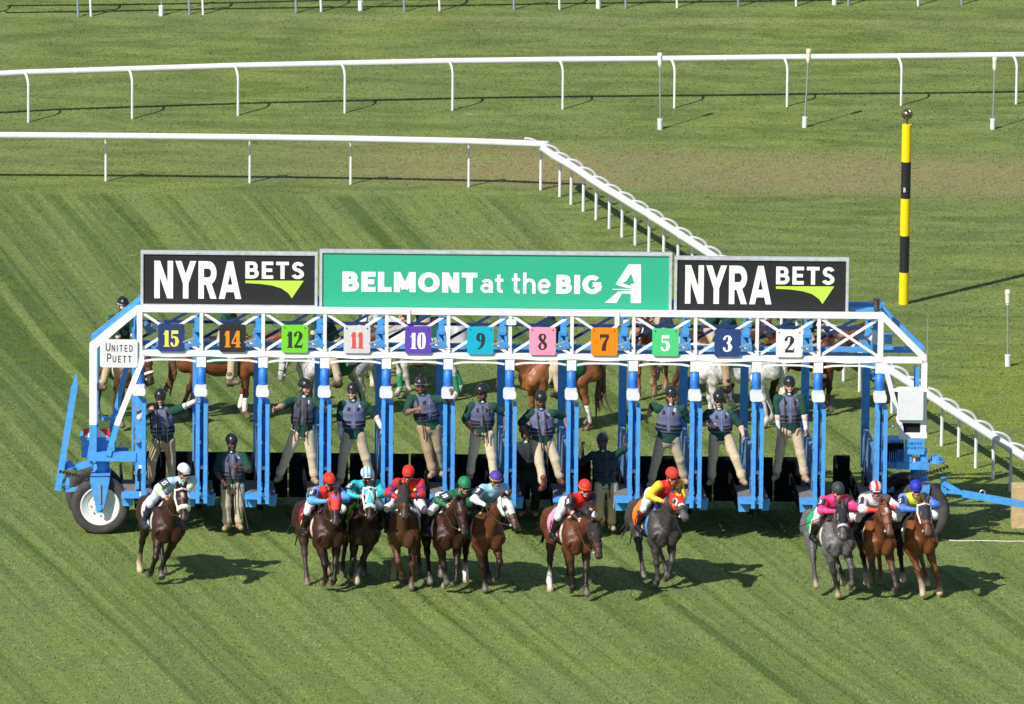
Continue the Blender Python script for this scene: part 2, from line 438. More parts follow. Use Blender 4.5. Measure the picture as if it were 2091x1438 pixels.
    pale2 = mth('MULTIPLY', ramp(Y, 48.6, 48.9, 0.0, 1.0), ramp(Y, 49.1, 49.5, 1.0, 0.0))
    c = mix(mth('MULTIPLY', mth('MAXIMUM', mth('MULTIPLY', pale, lane_far), 0.0), 0.5), c, (0.25, 0.28, 0.11))
    c = mix(mth('MULTIPLY', pale2, 0.35), c, (0.28, 0.28, 0.13))
    c = mix(ramp(big, 0.35, 0.68, 0.0, 0.30), c, (0.145, 0.180, 0.085))
    # rare divots
    hs = noise(vec(mth('MULTIPLY', X, 3.0), mth('MULTIPLY', Y, 9.0), 17.0), 1.0, 4, 0.7)
    c = mix(ramp(hs, 0.40, 0.62, 0.0, 0.30), c, (0.085, 0.128, 0.036))
    dv = noise(vec(mth('MULTIPLY', X, 1.3), mth('MULTIPLY', Y, 2.6), 2.0), 1.0, 1)
    c = mix(ramp(dv, 0.795, 0.82, 0.0, 0.8), c, (0.36, 0.27, 0.15))
    # blades
    v = mth('MULTIPLY', ramp(fine, 0.30, 0.70, 0.74, 1.26, False), ramp(clump, 0.30, 0.70, 0.92, 1.08, False))
    k = n.new('ShaderNodeMix'); k.data_type = 'RGBA'; k.blend_type = 'MULTIPLY'; k.inputs[0].default_value = 1
    l.new(c, k.inputs[6]); l.new(v, k.inputs[7]); l.new(k.outputs[2], b.inputs['Base Color'])
    bp = n.new('ShaderNodeBump'); bp.inputs['Strength'].default_value = 0.12; bp.inputs['Distance'].default_value = 0.03
    l.new(mth('ADD', fine, mth('MULTIPLY', clump, 0.7)), bp.inputs['Height'])
    if blades:
        vm = n.new('ShaderNodeVectorMath'); vm.operation = 'MULTIPLY_ADD'; l.new(geo.outputs['Normal'], vm.inputs[0]); vm.inputs[1].default_value = (.3, .3, .1); vm.inputs[2].default_value = (0, 0, 1)
        nz = n.new('ShaderNodeVectorMath'); nz.operation = 'NORMALIZE'; l.new(vm.outputs[0], nz.inputs[0]); l.new(nz.outputs[0], b.inputs['Normal'])
    else: l.new(bp.outputs[0], b.inputs['Normal'])
    if blades:
        tr = n.new('ShaderNodeBsdfTranslucent'); l.new(k.outputs[2], tr.inputs[0]); nn_ = n.new('ShaderNodeVectorMath'); nn_.operation = 'SCALE'; l.new(nz.outputs[0], nn_.inputs[0]); nn_.inputs['Scale'].default_value = -1.0; l.new(nn_.outputs[0], tr.inputs[1])
        df = n.new('ShaderNodeBsdfDiffuse'); l.new(k.outputs[2], df.inputs[0]); l.new(nz.outputs[0], df.inputs[2])
        ms = n.new('ShaderNodeAddShader'); l.new(df.outputs[0], ms.inputs[0]); l.new(tr.outputs[0], ms.inputs[1])
        l.new(ms.outputs[0], n['Material Output'].inputs[0])
    return m
M['turf'] = turf_material(); M['blades'] = turf_material('turf_blades', True)
def build_ground():
    ys = list(np.linspace(-3000, -60, 8))+list(np.arange(-50, 31, 4.0))+list(np.arange(31, 40, 0.5))+list(np.arange(40, 80, 2.0))+list(np.linspace(90, 5000, 12))
    xs = [-3000, -600, -100, -30, -15, 0, 15, 30, 100, 600, 3000]
    vs = [(x, y, float(terrain(y)) if y < 80 else float(terrain(80))) for y in ys for x in xs]
    nx = len(xs)
    fs = [(j*nx+i, j*nx+i+1, (j+1)*nx+i+1, (j+1)*nx+i) for j in range(len(ys)-1) for i in range(nx-1)]
    mb = MB(); mb.add(vs, fs, True); me = mb.mesh('ground'); o = link('ground', me, 'turf'); o['kind'] = 'structure'
build_ground()

def grass_blades():
    """short blades over the ground in view, one stuff object: small clumps of a few blades"""
    tiles = []
    N = 430000
    px = rng.uniform(-60, 2151, N); py = rng.uniform(300, 1500, N)
    # uniform on the ground inside the view wedge
    Y = rng.uniform(-17, 54, N); Xh = 11.8+Y*0.06
    X = rng.uniform(-1, 1, N)*Xh
    nb = 2
    V = []; F = []
    X = np.repeat(X, nb)+rng.normal(0, .03, N*nb); Y = np.repeat(Y, nb)+rng.normal(0, .03, N*nb)
    Z = terrain(Y); a = rng.uniform(0, 2*np.pi, N*nb); hgt = rng.uniform(.012, .034, N*nb); wd = rng.uniform(.008, .016, N*nb)
    hgt = np.where(Y > 34, hgt*1.0, hgt); lx = rng.normal(0, .03, N*nb); ly = rng.normal(0, .03, N*nb)
    v = np.zeros((N*nb, 3, 3), np.float32)
    v[:, 0] = np.stack([X-np.cos(a)*wd, Y-np.sin(a)*wd, Z-.005], 1)
    v[:, 1] = np.stack([X+np.cos(a)*wd, Y+np.sin(a)*wd, Z-.005], 1)
    v[:, 2] = np.stack([X+lx, Y+ly, Z+hgt], 1)
    n = N*nb
    me = bpy.data.meshes.new('grass'); me.vertices.add(n*3); me.vertices.foreach_set('co', v.ravel())
    me.loops.add(n*3); me.loops.foreach_set('vertex_index', np.arange(n*3, dtype=np.int32))
    me.polygons.add(n); me.polygons.foreach_set('loop_start', np.arange(0, n*3, 3, dtype=np.int32))
    try: me.polygons.foreach_set('loop_total', np.full(n, 3, np.int32))
    except Exception: pass
    me.update(calc_edges=True)
    # blades carry the turf colour of the place they grow in
    o = link('grass', me, 'blades'); o['kind'] = 'stuff'; o['label'] = 'short mown grass blades growing on the turf track'; 
grass_blades()

# ---------------------------------------------------------------- rails
def rail_run(root, pts, r, name='rail', material='rail', n=12, dr=0.8):
    mb = MB(); mb.tube(pts, r, n); return mb.obj(name, material, root)
def goose_post(root, foot, off, z_rail, r=0.028, material='rail', bend=0.30, slant=(0, 0)):
    """post whose top bends over by the vector off to carry the rail"""
    f = np.array(foot, float); off = np.array([off[0], off[1], 0.0]); L = np.linalg.norm(off); u = off/L
    pts = [f-[0, 0, .05], f+[slant[0]*.5, slant[1]*.5, z_rail*.5], f+[slant[0], slant[1], z_rail-bend+.06]]
    base = pts[-1]
    for k in range(1, 7):
        a = k/6*math.pi/2; pts.append(base+u*(L*(1-math.cos(a)))+np.array([0, 0, bend*math.sin(a)]))
    mb = MB(); mb.tube(pts, r, 8); return mb.obj('post', material, root)

RH = 1.08
# far rail: overhangs towards the inner course (away from the camera)
fp = [(-160, 262), (58, 250), (270, 243), (486, 236), (704, 231), (924, 226), (1149, 223), (1377, 221), (1607, 218), (1840, 216), (2075, 213), (2300, 210)]
feet = [ground(*p) for p in fp]
c0 = feet[5]
FR = thing('running_rail', 'long white plastic rail across the top with posts curving away to its far side', 'rail', (c0[0], c0[1], c0[2]))
rel = [f-c0 for f in feet]
rp = [f+np.array([-0.13, 0.30, RH]) for f in rel]
rail_run(FR, rp, 0.072)
for f in rel: goose_post(FR, f, (-0.13, 0.30), RH-.03)
for k in (1, 4, 7):
    mb = MB(); q = (rp[k]+rp[k+1])/2; d = nrm(rp[k+1]-rp[k]); mb.tube([q-d*.03, q+d*.03], 0.076, 12); mb.obj('joint_sleeve', 'white', FR)
# near-left rail: overhangs towards the camera
fl = [(-90, 369), (216, 371), (510, 374), (716, 377), (957, 382), (1104, 388)]
feet = [ground(*p) for p in fl]; c0 = feet[3]
LR = thing('running_rail', 'white rail crossing left half behind the gate, straight posts tucked under it', 'rail', tuple(c0))
rel = [f-c0 for f in feet]
corner = None
rp = [f+np.array([0, -0.32, RH]) for f in rel]; rp[-1] = rp[-1]+np.array([0.12, -0.01, 0])
rail_run(LR, rp, 0.076)
for f in rel[:-1]: goose_post(LR, f, (0, -0.30), RH-.03)
corner = rp[-1]+c0
# diagonal rail
dpx = [(1104, 388), (1143, 402), (1166, 418), (1191, 432), (1217, 449), (1244, 468), (1270, 485), (1297, 501), (1325, 519), (1355, 537)]
feet = [ground(*p) for p in dpx]
lastd = ground(1355, 537); endd = ground(2063, 1003)
nn = 22
for k in range(1, nn+1): feet.append(lastd+(endd-lastd)*k/nn)
step = (endd-lastd)/nn
for k in range(1, 6): feet.append(endd+step*k)
c0 = feet[14]
DR = thing('running_rail', 'white rail running diagonally from the corner towards the right edge on hooped posts', 'rail', tuple(c0))
rel = [f-c0 for f in feet]
dd = nrm(rel[-1]-rel[0]); off = np.array([-abs(dd[1]), -abs(dd[0]), 0])*0.36; off = np.array([-0.36, -0.10, 0])
rp = [f+off+[0, 0, RH] for f in rel]
rp[0] = corner-c0
rail_run(DR, rp, 0.082)
for f in rel: goose_post(DR, f, off, RH+.02, r=0.032, bend=0.26)
for k in (9, 11, 20, 28):
    mb = MB(); q = rp[k]*.6+rp[k+1]*.4; mb.tube([q-dd*.05, q+dd*.05], 0.087, 12); mb.obj('joint_sleeve', 'white', DR)
# two rails at the very top of the frame, only their posts show
def top_rail(pxs, label, material, off, slant):
    feet = [ground(*p) for p in pxs]; c0 = feet[len(feet)//2]
    T = thing('running_rail', label, 'rail', tuple(c0)); rel = [f-c0 for f in feet]
    for f in rel: goose_post(T, f, off, RH-.03, slant=slant, material=material)
    rail_run(T, [f+np.array([off[0]+slant[0], off[1]+slant[1], RH]) for f in rel], 0.062, material='rail')
top_rail([(-40, 36), (186, 34), (415, 30), (656, 24), (898, 23), (1143, 20), (1383, 16), (1626, 13), (1875, 12), (2120, 9)],
         'white rail at the top edge of which only the lower white posts show', 'rail', (-.1, .3), (-.05, 0))
M['shadepost'] = mat('shaded_blue_grey_post', (0.22, 0.27, 0.36), 0.5)  # blue-grey puts the shade on these posts into their colour
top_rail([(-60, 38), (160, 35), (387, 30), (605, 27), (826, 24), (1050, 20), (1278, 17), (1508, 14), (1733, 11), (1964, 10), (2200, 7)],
         'rail at the top edge carried on posts coloured in their blue-grey shade', 'shadepost', (.1, -.3), (-.04, 0))

# ---------------------------------------------------------------- capped marker stakes
def stake(foot, top_px, label, grey=False, cut=False):
    p = ground(*foot); t = on_y(top_px[0], top_px[1], p[1]+0.02)-p
    S = thing('marker_stake', label, 'marker stake', tuple(p), group='capped marker stakes in the turf')
    H = np.linalg.norm(t); d = t/H
    mb = MB(); mb.tube([(0, 0, -.03), d*.20, d*.205, d*.24], [.058, .058, .066, .06], 12); mb.obj('base_sleeve', 'rail', S)
    mb = MB(); mb.tube([d*.18, d*(H-.25)], .020, 8); mb.obj('rod', 'steel', S)
    mb = MB(); mb.tube([d*(H-.31), d*(H-.27), d*(H-.265), d*(H-.09), d*(H-.085), d*(H-.02), d*H], [.034, .036, .050, .052, .060, .060, .045], 12); mb.obj('cap', 'box' if grey else 'cream', S)
M['cream'] = mat('cream_plastic', (0.66, 0.62, 0.50), 0.5)
stake((1348, 264), (1348, 108), 'upright capped stake with grey cap, leftmost of those in front of the far rail', True)
stake((1643, 260), (1652, 100), 'capped stake leaning right in front of the far rail, tallest one')
stake((2027, 264), (2032, 116), 'capped stake in front of the far rail at the right edge')
stake((2058, 748), (2058, 592), 'capped stake nearest to the camera, right of the starting gate')
stake((329, 32), (333, -110), 'capped stake at the top edge near the left corner, only its lower end showing')
stake((736, 22), (738, -118), 'capped stake at the top edge between white posts, left of the middle')
stake((1222, 17), (1223, -122), 'capped stake at the top edge just right of the middle')
stake((1704, 10), (1705, -128), 'capped stake at the top edge towards the right corner')

# ---------------------------------------------------------------- striped pole
p = ground(1845, 621)
PO = thing('striped_pole', 'tall yellow and black banded pole topped with a bronze ball', 'pole', tuple(p))
HP = on_y(1848, 254, p[1])[2]
bands = [(621, 556, 'yellow'), (556, 481, 'polebk'), (481, 405, 'yellow'), (405, 330, 'polebk'), (330, 254, 'yellow')]
for y0, y1, mm in bands:
    z0 = on_y(1846, y0, p[1])[2] if y0 != 621 else -.03; z1 = on_y(1846, y1, p[1])[2]
    mb = MB(); mb.tube([(0, 0, z0), (0, 0, z1)], 0.100, 24); mb.obj('band', mm, PO, 'yellow band' if mm == 'yellow' else 'black band')
mb = MB(); mb.tube([(0, 0, HP), (0, 0, HP+.12)], 0.02, 8); mb.obj('stem', 'bronze', PO)
mb = MB(); mb.lathe([(0.001, -.105)]+[(.105*math.sin(a), -.105*math.cos(a)) for a in np.linspace(.15, math.pi-.15, 12)]+[(0.001, .105)], (0, 0, HP+.21), n=20)
for k in range(8):
    a = k*math.pi/4; mb.tube([(.108*math.sin(t)*math.cos(a), .108*math.sin(t)*math.sin(a), HP+.21-.108*math.cos(t)) for t in np.linspace(.1, math.pi-.1, 9)], .008, 5)
mb.obj('ball', 'bronze', PO)
# ---------------------------------------------------------------- lettering: every glyph is a set of thin raised strokes
def arc(cx, cy, rx, ry, a0, a1, n=12):
    return [(cx+rx*math.cos(R(a)), cy+ry*math.sin(R(a))) for a in np.linspace(a0, a1, n)]
def sans(ch, w):
    """strokes as centre lines in a box W wide and 1 high; w stroke width"""
    h = w/2; 
    def V(x): return [(x, 0), (x, 1)]
    def H_(y, a, b): return [(a, y), (b, y)]
    D = {
        'N': (.68, [V(h), V(.68-h), [(h, 1), (.68-h, 0)]]),
        'Y': (.72, [[(h*.9, 1.0), (.36, .42)], [(.72-h*.9, 1.0), (.36, .42)], [(.36, 0), (.36, .46)]]),
        'R': (.66, [V(h), H_(1-h, h, .36), H_(.47, h, .36), arc(.36, (1-h+.47)/2, .66-h-.36, (1-h-.47)/2, -90, 90), [(.34, .47), (.66-h*1.1, 0)]]),
        'A': (.78, [[(h*.9, 0), (.39, 1)], [(.78-h*.9, 0), (.39, 1)], H_(.28, .2, .58)]),
        'B': (.66, [V(h), H_(1-h, h, .36), H_(.5, h, .36), H_(h, h, .36), arc(.36, (1.5-h)/2, .60-h-.36, (.5-h)/2, -90, 90), arc(.36, (.5+h)/2, .66-h-.36, (.5-h)/2, -90, 90)]),
        'E': (.56, [V(h), H_(1-h, h, .56), H_(.5, h, .51), H_(h, h, .56)]),
        'T': (.62, [[(.31, 0), (.31, 1)], H_(1-h, 0, .62)]),
        'L': (.54, [V(h), H_(h, h, .54)]),
        'D': (.70, [V(h), H_(1-h, h, .32), H_(h, h, .32), arc(.32, .5, .70-h-.32, .5-h, -90, 90, 18)]),
        'P': (.64, [V(h), H_(1-h, h, .36), H_(.44, h, .36), arc(.36, (1-h+.44)/2, .64-h-.36, (1-h-.44)/2, -90, 90)]),
        'U': (.68, [[(h, 1), (h, .34)], arc(.34, .34, .34-h, .34-h, 180, 360, 16), [(.68-h, .34), (.68-h, 1)]]),
        'M': (.86, [V(h), V(.86-h), [(h, 1), (.43, .15)], [(.86-h, 1), (.43, .15)]]),
        'O': (.86, [arc(.43, .5, .43-h, .5-h, 0, 360, 30)]),
        'I': (w, [V(h)]),
        'S': (.60, [arc(.31, .74-h*.3, .29-h, .26-h*.7, 15, 240, 14)+[(.36, .5)]+arc(.29, .26+h*.3, .31-h, .26-h*.7, 60, -165, 14)]),
        'G': (.80, [arc(.42, .5, .42-h, .5-h, 45, 355, 24), H_(.5, .44, .80-h*.5), [(.80-h, .18), (.80-h, .5+h)]]),
        'a': (.56, [arc(.27, .24, .27-h, .24-h*.9, 0, 360, 20), [(.56-h, 0), (.56-h, .42)], arc(.29, .44, .27-h, .28-h, 0, 150, 12)]),
        't': (.42, [[(.17, .95), (.17, .18)], arc(.32, .2, .15, .2-h, 180, 285, 8), H_(.66, 0, .38)]),
        'h': (.58, [V(h), [(.58-h, 0), (.58-h, .42)], arc(.29, .42, .29-h, .30-h, 0, 170, 14)]),
        'e': (.60, [arc(.30, .36, .30-h, .36-h, 0, 320, 22), H_(.36, h, .60-h)]),
        ' ': (.30, []),
    }
    return D[ch]
def ribbon(pts, w):
    """quads along a centre line; w one width or one per point"""
    P = [np.array(p[:2], float) for p in pts]; W = [p[2] if len(p) > 2 else w for p in pts]
    closed = len(P) > 3 and np.linalg.norm(P[0]-P[-1]) < 1e-6
    out = []; N = []
    for i in range(len(P)):
        a = P[i-1] if i else (P[-2] if closed else P[0]); b = P[i+1] if i < len(P)-1 else (P[1] if closed else P[-1])
        d0 = P[i]-a; d1 = b-P[i]
        d = (d0/(np.linalg.norm(d0)+1e-9)+d1/(np.linalg.norm(d1)+1e-9)); d = d/(np.linalg.norm(d)+1e-9); N.append(np.array([-d[1], d[0]]))
    for i in range(len(P)-1): out.append([P[i]-N[i]*W[i]/2, P[i+1]-N[i+1]*W[i+1]/2, P[i+1]+N[i+1]*W[i+1]/2, P[i]+N[i]*W[i]/2])
    return out
def clipy(poly, lo, hi):
    for s, lim in ((1, hi), (-1, -lo)):
        res = []
        for i in range(len(poly)):
            a, b = poly[i], poly[(i+1) % len(poly)]; fa, fb = s*a[1]-lim, s*b[1]-lim
            if fa <= 0: res.append(a)
            if (fa < 0 < fb) or (fb < 0 < fa): t = fa/(fa-fb); res.append(a+(b-a)*t)
        poly = res
        if not poly: return []
    return poly
def _seg_ext(s, e):
    a, b = np.array(s[0][:2], float), np.array(s[-1][:2], float)
    if len(s) == 2 and abs(a[0]-b[0]) > .02 and abs(a[1]-b[1]) > .02:
        d = (b-a)/np.linalg.norm(b-a); ea = e if min(abs(a[1]), abs(a[1]-1)) < .01 else 0; eb = e if min(abs(b[1]), abs(b[1]-1)) < .01 else 0; return [tuple(a-d*ea), tuple(b+d*eb)]
    return s
def letters(mb, text, x, z, H, width, w=0.24, gap=0.12, y=0.0, lower=None, depth=0.004):
    """text in the x,z plane facing -y, H high and fitted to width"""
    tot = sum(sans(c, w)[0] for c in text)+gap*(len(text)-1); sx = width/tot; cx = x; lay = 0
    for c in text:
        Wc, st = sans(c, w)
        for s in st:
            s = _seg_ext(s, .14)
            for q in ribbon(s, w):
                q = clipy([np.array(v) for v in q], 0, 1)
                if len(q) < 3: continue
                yy = y-0.0006*(lay % 5)
                vs = [(cx+v[0]*sx, yy, z+v[1]*H) for v in q]
                ar = sum(vs[i][0]*vs[(i+1) % len(vs)][2]-vs[(i+1) % len(vs)][0]*vs[i][2] for i in range(len(vs)))
                if abs(ar) < 1e-9: continue
                if ar < 0: vs = vs[::-1]
                mb.add(vs, [tuple(range(len(vs)))])
            lay += 1
        cx += (Wc+gap)*sx
    return mb
# fat-faced digits of the stall plates: centre lines with their own widths
FAT = {
    '1': (.40, [[(.22, 0, .25), (.22, .97, .25)], [(.02, .035, .07), (.42, .035, .07)], [(.02, .72, .05), (.13, .80, .16), (.24, .97, .05)]]),
    '2': (.62, [[(.13, .70, .19), (.10, .76, .19), (.13, .86, .14), (.22, .95, .08), (.32, .965, .07), (.42, .93, .14), (.48, .80, .26), (.46, .66, .25), (.36, .46, .13), (.20, .24, .10), (.08, .10, .10)], [(.05, .08, .16), (.58, .08, .16)], [(.56, .04, .05), (.60, .28, .05)]]),
    '3': (.62, [[(.14, .74, .19), (.11, .80, .17), (.18, .92, .10), (.29, .965, .07), (.40, .92, .15), (.45, .78, .24), (.40, .62, .16), (.26, .53, .07)], [(.26, .53, .07), (.40, .48, .16), (.47, .30, .27), (.42, .12, .19), (.29, .035, .07), (.15, .09, .13), (.10, .20, .18), (.14, .26, .17)]]),
    '4': (.66, [[(.46, .0, .23), (.46, .99, .23)], [(.28, .035, .07), (.64, .035, .07)], [(.03, .26, .10), (.64, .26, .10)], [(.42, .98, .10), (.08, .28, .10)]]),
    '5': (.62, [[(.12, .88, .20), (.54, .88, .20)], [(.12, .97, .07), (.12, .52, .07)], [(.12, .52, .06), (.26, .60, .10), (.42, .52, .20), (.48, .32, .26), (.42, .12, .19), (.29, .035, .07), (.15, .08, .13), (.10, .18, .18), (.14, .25, .16)]]),
    '7': (.62, [[(.05, .89, .20), (.58, .89, .20)], [(.07, .97, .05), (.07, .66, .05)], [(.54, .84, .12), (.38, .55, .17), (.29, .26, .24), (.28, .0, .26)]]),
    '8': (.62, [[(.31, .97, .07), (.19, .92, .15), (.14, .79, .19), (.20, .64, .20), (.36, .48, .20), (.48, .34, .19), (.49, .20, .16), (.42, .08, .10), (.31, .035, .07), (.19, .08, .12), (.12, .21, .16), (.15, .34, .13), (.26, .46, .08)], [(.31, .97, .07), (.42, .92, .12), (.46, .80, .14), (.43, .68, .12), (.34, .56, .08)]]),
    '0': (.60, [[(.30, .97, .06), (.18, .90, .18), (.135, .70, .23), (.13, .5, .24), (.135, .30, .23), (.18, .10, .18), (.30, .03, .06), (.42, .10, .18), (.465, .30, .23), (.47, .5, .24), (.465, .70, .23), (.42, .90, .18), (.30, .97, .06)]]),
    '9': (.60, [[(.32, .97, .07), (.20, .92, .17), (.15, .76, .22), (.17, .60, .20), (.27, .51, .08), (.36, .56, .06)], [(.32, .97, .07), (.42, .90, .18), (.47, .72, .24), (.46, .46, .22), (.38, .22, .16), (.22, .05, .09), (.12, .03, .07)]]),
}
def digits(mb, text, cx, z, H, y=0.0, sq=1.0, gap=.06):
    tot = sum(FAT[c][0] for c in text)+gap*(len(text)-1); x = cx-tot*H*sq/2; lay = 0
    for c in text:
        Wc, st = FAT[c]
        for s in st:
            for q in ribbon(s, .2):
                q = clipy([np.array(v) for v in q], -.02, 1.02)
                if len(q) < 3: continue
                vs = [(x+v[0]*H*sq, y-0.0007*(lay % 4), z+v[1]*H) for v in q]
                ar = sum(vs[i][0]*vs[(i+1) % len(vs)][2]-vs[(i+1) % len(vs)][0]*vs[i][2] for i in range(len(vs)))
                if abs(ar) < 1e-9: continue
                if ar < 0: vs = vs[::-1]
                mb.add(vs, [tuple(range(len(vs)))])
            lay += 1
        x += (Wc+gap)*H*sq
    return mb
# ---------------------------------------------------------------- starting gate
GA = R(0.3); G0 = ground(1045, 1097); G0[2] = 0.0
GX = np.array([math.cos(GA), math.sin(GA), 0]); GY = np.array([-math.sin(GA), math.cos(GA), 0])
def P(px, py, yl=0.0):
    d = ray(px, py); t = ((G0+GY*yl-CAM_POS)@GY)/(d@GY); p = CAM_POS+d*t-G0
    return np.array([p@GX, yl, p[2]])
def GW(px, py, yl=0.0):
    q = P(px, py, yl); return G0+GX*q[0]+GY*q[1]+np.array([0, 0, q[2]])
GATE = thing('starting_gate', 'long blue and white horse race starting gate on wheels with numbered stalls and sign boards', 'starting gate', tuple(G0), GA)
def fb(name, mt, x0, y0, x1, y1, yl, dep, parent=None, label=None, bev=0.0):
    a = P(x0, y1, yl); b = P(x1, y0, yl); mb = MB(); mb.box(a[0], b[0], yl, yl+dep, a[2], b[2], bev); return mb.obj(name, mt, parent or GATE, label)
def bar(name, mt, a, b, yl, w, h=None, yl2=None, parent=None, label=None):
    mb = MB(); mb.beam(P(*a, yl), P(*b, yl if yl2 is None else yl2), w, h or w); return mb.obj(name, mt, parent or GATE, label)
XL = P(285, 640)[0]; XR = P(1799, 650)[0]; PITCHX = (XR-XL)/12
xk = [XL+PITCHX*k for k in range(13)]
zT0 = P(285, 638)[2]; zT1 = P(285, 625.5)[2]; zB0 = P(285, 728)[2]; zB1 = P(285, 716)[2]
def B(name, mt, *a, parent=None, label=None, bev=0.0, bevel=0.0):
    mb = MB(); mb.box(*a, bev); return mb.obj(name, mt, parent or GATE, label, bevel)
# front truss
B('top_beam', 'white', xk[0]-.05, xk[12]+.06, 0, .11, zT0, zT1, bevel=.006)
B('bottom_beam', 'white', xk[0]-.05, P(1893, 738)[0], 0, .11, zB0, zB1, bevel=.006)
pv = MB().box(-.032, .032, .012, .098, zB1, zT0).mesh('truss_post')
pv0 = MB().box(-.05, .05, .004, .106, zB1, zT0).mesh('truss_post')
for k in range(13): o = link('truss_post', pv0 if k in (0, 12) else pv, 'white', GATE); o.location = (xk[k], 0, 0)
dm1 = MB().beam((.04, .045, zT0-.01), (PITCHX-.04, .045, zB1+.01), .022, .05).mesh('diagonal_brace')
dm2 = MB().beam((.04, .075, zB1+.01), (PITCHX-.04, .075, zT0-.01), .022, .05).mesh('diagonal_brace')
for k in range(12):
    for dm in (dm1, dm2): o = link('diagonal_brace', dm, 'white', GATE); o.location = (xk[k], 0, 0)
# thin bowed strip under the beam of each stall
us = MB()
L = PITCHX-.20; nseg = 6
for i in range(nseg):
    a, b = i/nseg, (i+1)/nseg; f = lambda t: zB0-.075-.035*(2*t-1)**4*1.0+.02
    us.beam((.10+a*L, .03, f(a)), (.10+b*L, .03, f(b)), .03, .035)
um = us.mesh('under_strip')
for k in range(12): o = link('under_strip', um, 'white', GATE); o.location = (xk[k], 0, 0)
# stall dividers
SK = -0.15; YR = 2.45
capm = MB(); capm.prism([(-.12, 0), (-.095, -.035), (.095, -.035), (.12, 0), (.12, .08), (.095, .125), (-.095, .125), (-.12, .08)], -.30, .02); capm = capm.mesh('bumper_cap')
zc = P(411, 806, -.3)[2]
zPad0 = P(411, 796, 0)[2]; zPad1 = P(411, 750, 0)[2]
zL = 0.84
doorL = []
def door_mesh(sx):
    mb = MB(); z1 = P(411, 812, -.02)[2]; z0 = P(411, 1028, -.55)[2]
    x0, x1 = sx-.036, sx+.036
    # frame of the open door seen edge on
    mb.prism([(x0, z0), (x1, z0), (x1, z1-.03), (x0, z1)], -.56, -.50)
    mb.prism([(x0, z0+.28), (x1, z0+.28), (x1, z1-.03), (x0, z1)], -.06, 0.0)
    for zz in (z0+.35, z0+.80, z0+1.25, z1-.14): mb.box(x0, x1, -.50, -.06, zz, zz+.06)
    return mb.mesh('door')
dmL, dmR = door_mesh(-.045), door_mesh(.100)
infm = MB(); 
zz0 = P(411, 1028, -.55)[2]
def grille(cx):
    mb = MB()
    for i in range(6): y = -.455+i*.069; mb.box(cx-.012, cx+.012, y, y+.016, zz0+.38, P(411, 812, -.02)[2]-.13)
    return mb.mesh('door_grille')
infL, infR = grille(-.045), grille(.10)
postm = MB().box(-.115, .115, .0, .10, zPad1-.02, zB0+.0).mesh('post_head')
postm2 = MB().prism([(-.085, zPad1), (.085, zPad1), (.085, zB0), (-.085, zB0)], .0, .13).mesh('post_head')
padm = MB().tube([(0, .07, zc-.05), (0, .07, zc+.25), (0, .07, zPad1+.01)], [.085, .088, .078], 10).mesh('post_padding')
fpost = MB().box(-.075, .055, .02, .14, zL, zc+.1).mesh('front_post')
latch = MB()
for a in [(-.02, .04, -.44, -.38, 1.10, 1.30), (.0, .05, -.44, -.36, 1.30, 1.36)]: latch.box(*a)
latch.tube([(.028, -.42, .82), (.028, -.42, 1.12)], .018, 6); latch = latch.mesh('latch')
latch2 = MB().box(.005, .065, -.47, -.40, 1.345, 1.40).box(.02, .05, -.47, -.42, .80, .90).mesh('latch_head')
rearp = MB().prism([(-.075+SK, zL), (.075+SK, zL), (.075+SK, 3.32), (-.075+SK, 3.32)], YR, YR+.14).mesh('rear_post')
def skewbox(x0, x1, y0, y1, z0, z1, z1b=None):
    z1b = z1 if z1b is None else z1b
    s0, s1 = SK*y0/YR, SK*y1/YR; mb = MB()
    return mb.add([(x0+s0, y0, z0), (x1+s0, y0, z0), (x1+s1, y1, z0), (x0+s1, y1, z0), (x0+s0, y0, z1), (x1+s0, y0, z1), (x1+s1, y1, z1b), (x0+s1, y1, z1b)],
                  [(0, 3, 2, 1), (4, 5, 6, 7), (0, 1, 5, 4), (1, 2, 6, 5), (2, 3, 7, 6), (3, 0, 4, 7)])
panelm = skewbox(-.05, .03, .14, YR, zL, 1.62).mesh('side_panel')
midpost = skewbox(-.055, .035, 1.2, 1.3, 1.62, 2.2).mesh('panel_rail')
ledgeL = skewbox(-.30, -.055, -.05, .85, zL-.05, zL).mesh('ledge')
ledgeR = skewbox(.035, .24, -.05, .85, zL-.05, zL).mesh('ledge')
skirt = skewbox(-.285, -.265, .02, YR, zL-.34, zL-.052)
for i in range(16):
    y = .1+i*.15; q = skewbox(-.305, -.285, y, y+.05, zL-.34, zL-.052); skirt.add(q.v, q.f)
skirt = skirt.mesh('skirt')
under = skewbox(-.06, .05, .75, YR, .30, zL-.052).mesh('skirt')
brk = MB()
brk.prism([(-.30, zL-.26), (-.11, zL-.26), (-.09, zL-.05), (-.32, zL-.05)], -.24, -.05)
brk.box(-.32, .16, -.50, -.05, zL-.055, zL-.015)
brk.prism([(.12, zL-.24), (.26, zL-.24), (.28, zL-.05), (.10, zL-.05)], -.22, -.05)
brk = brk.mesh('ledge_bracket')
lowleg = MB().box(-.09, .03, -.02, .08, P(411, 1026, 0)[2]+.02, zL-.26).mesh('post_foot')
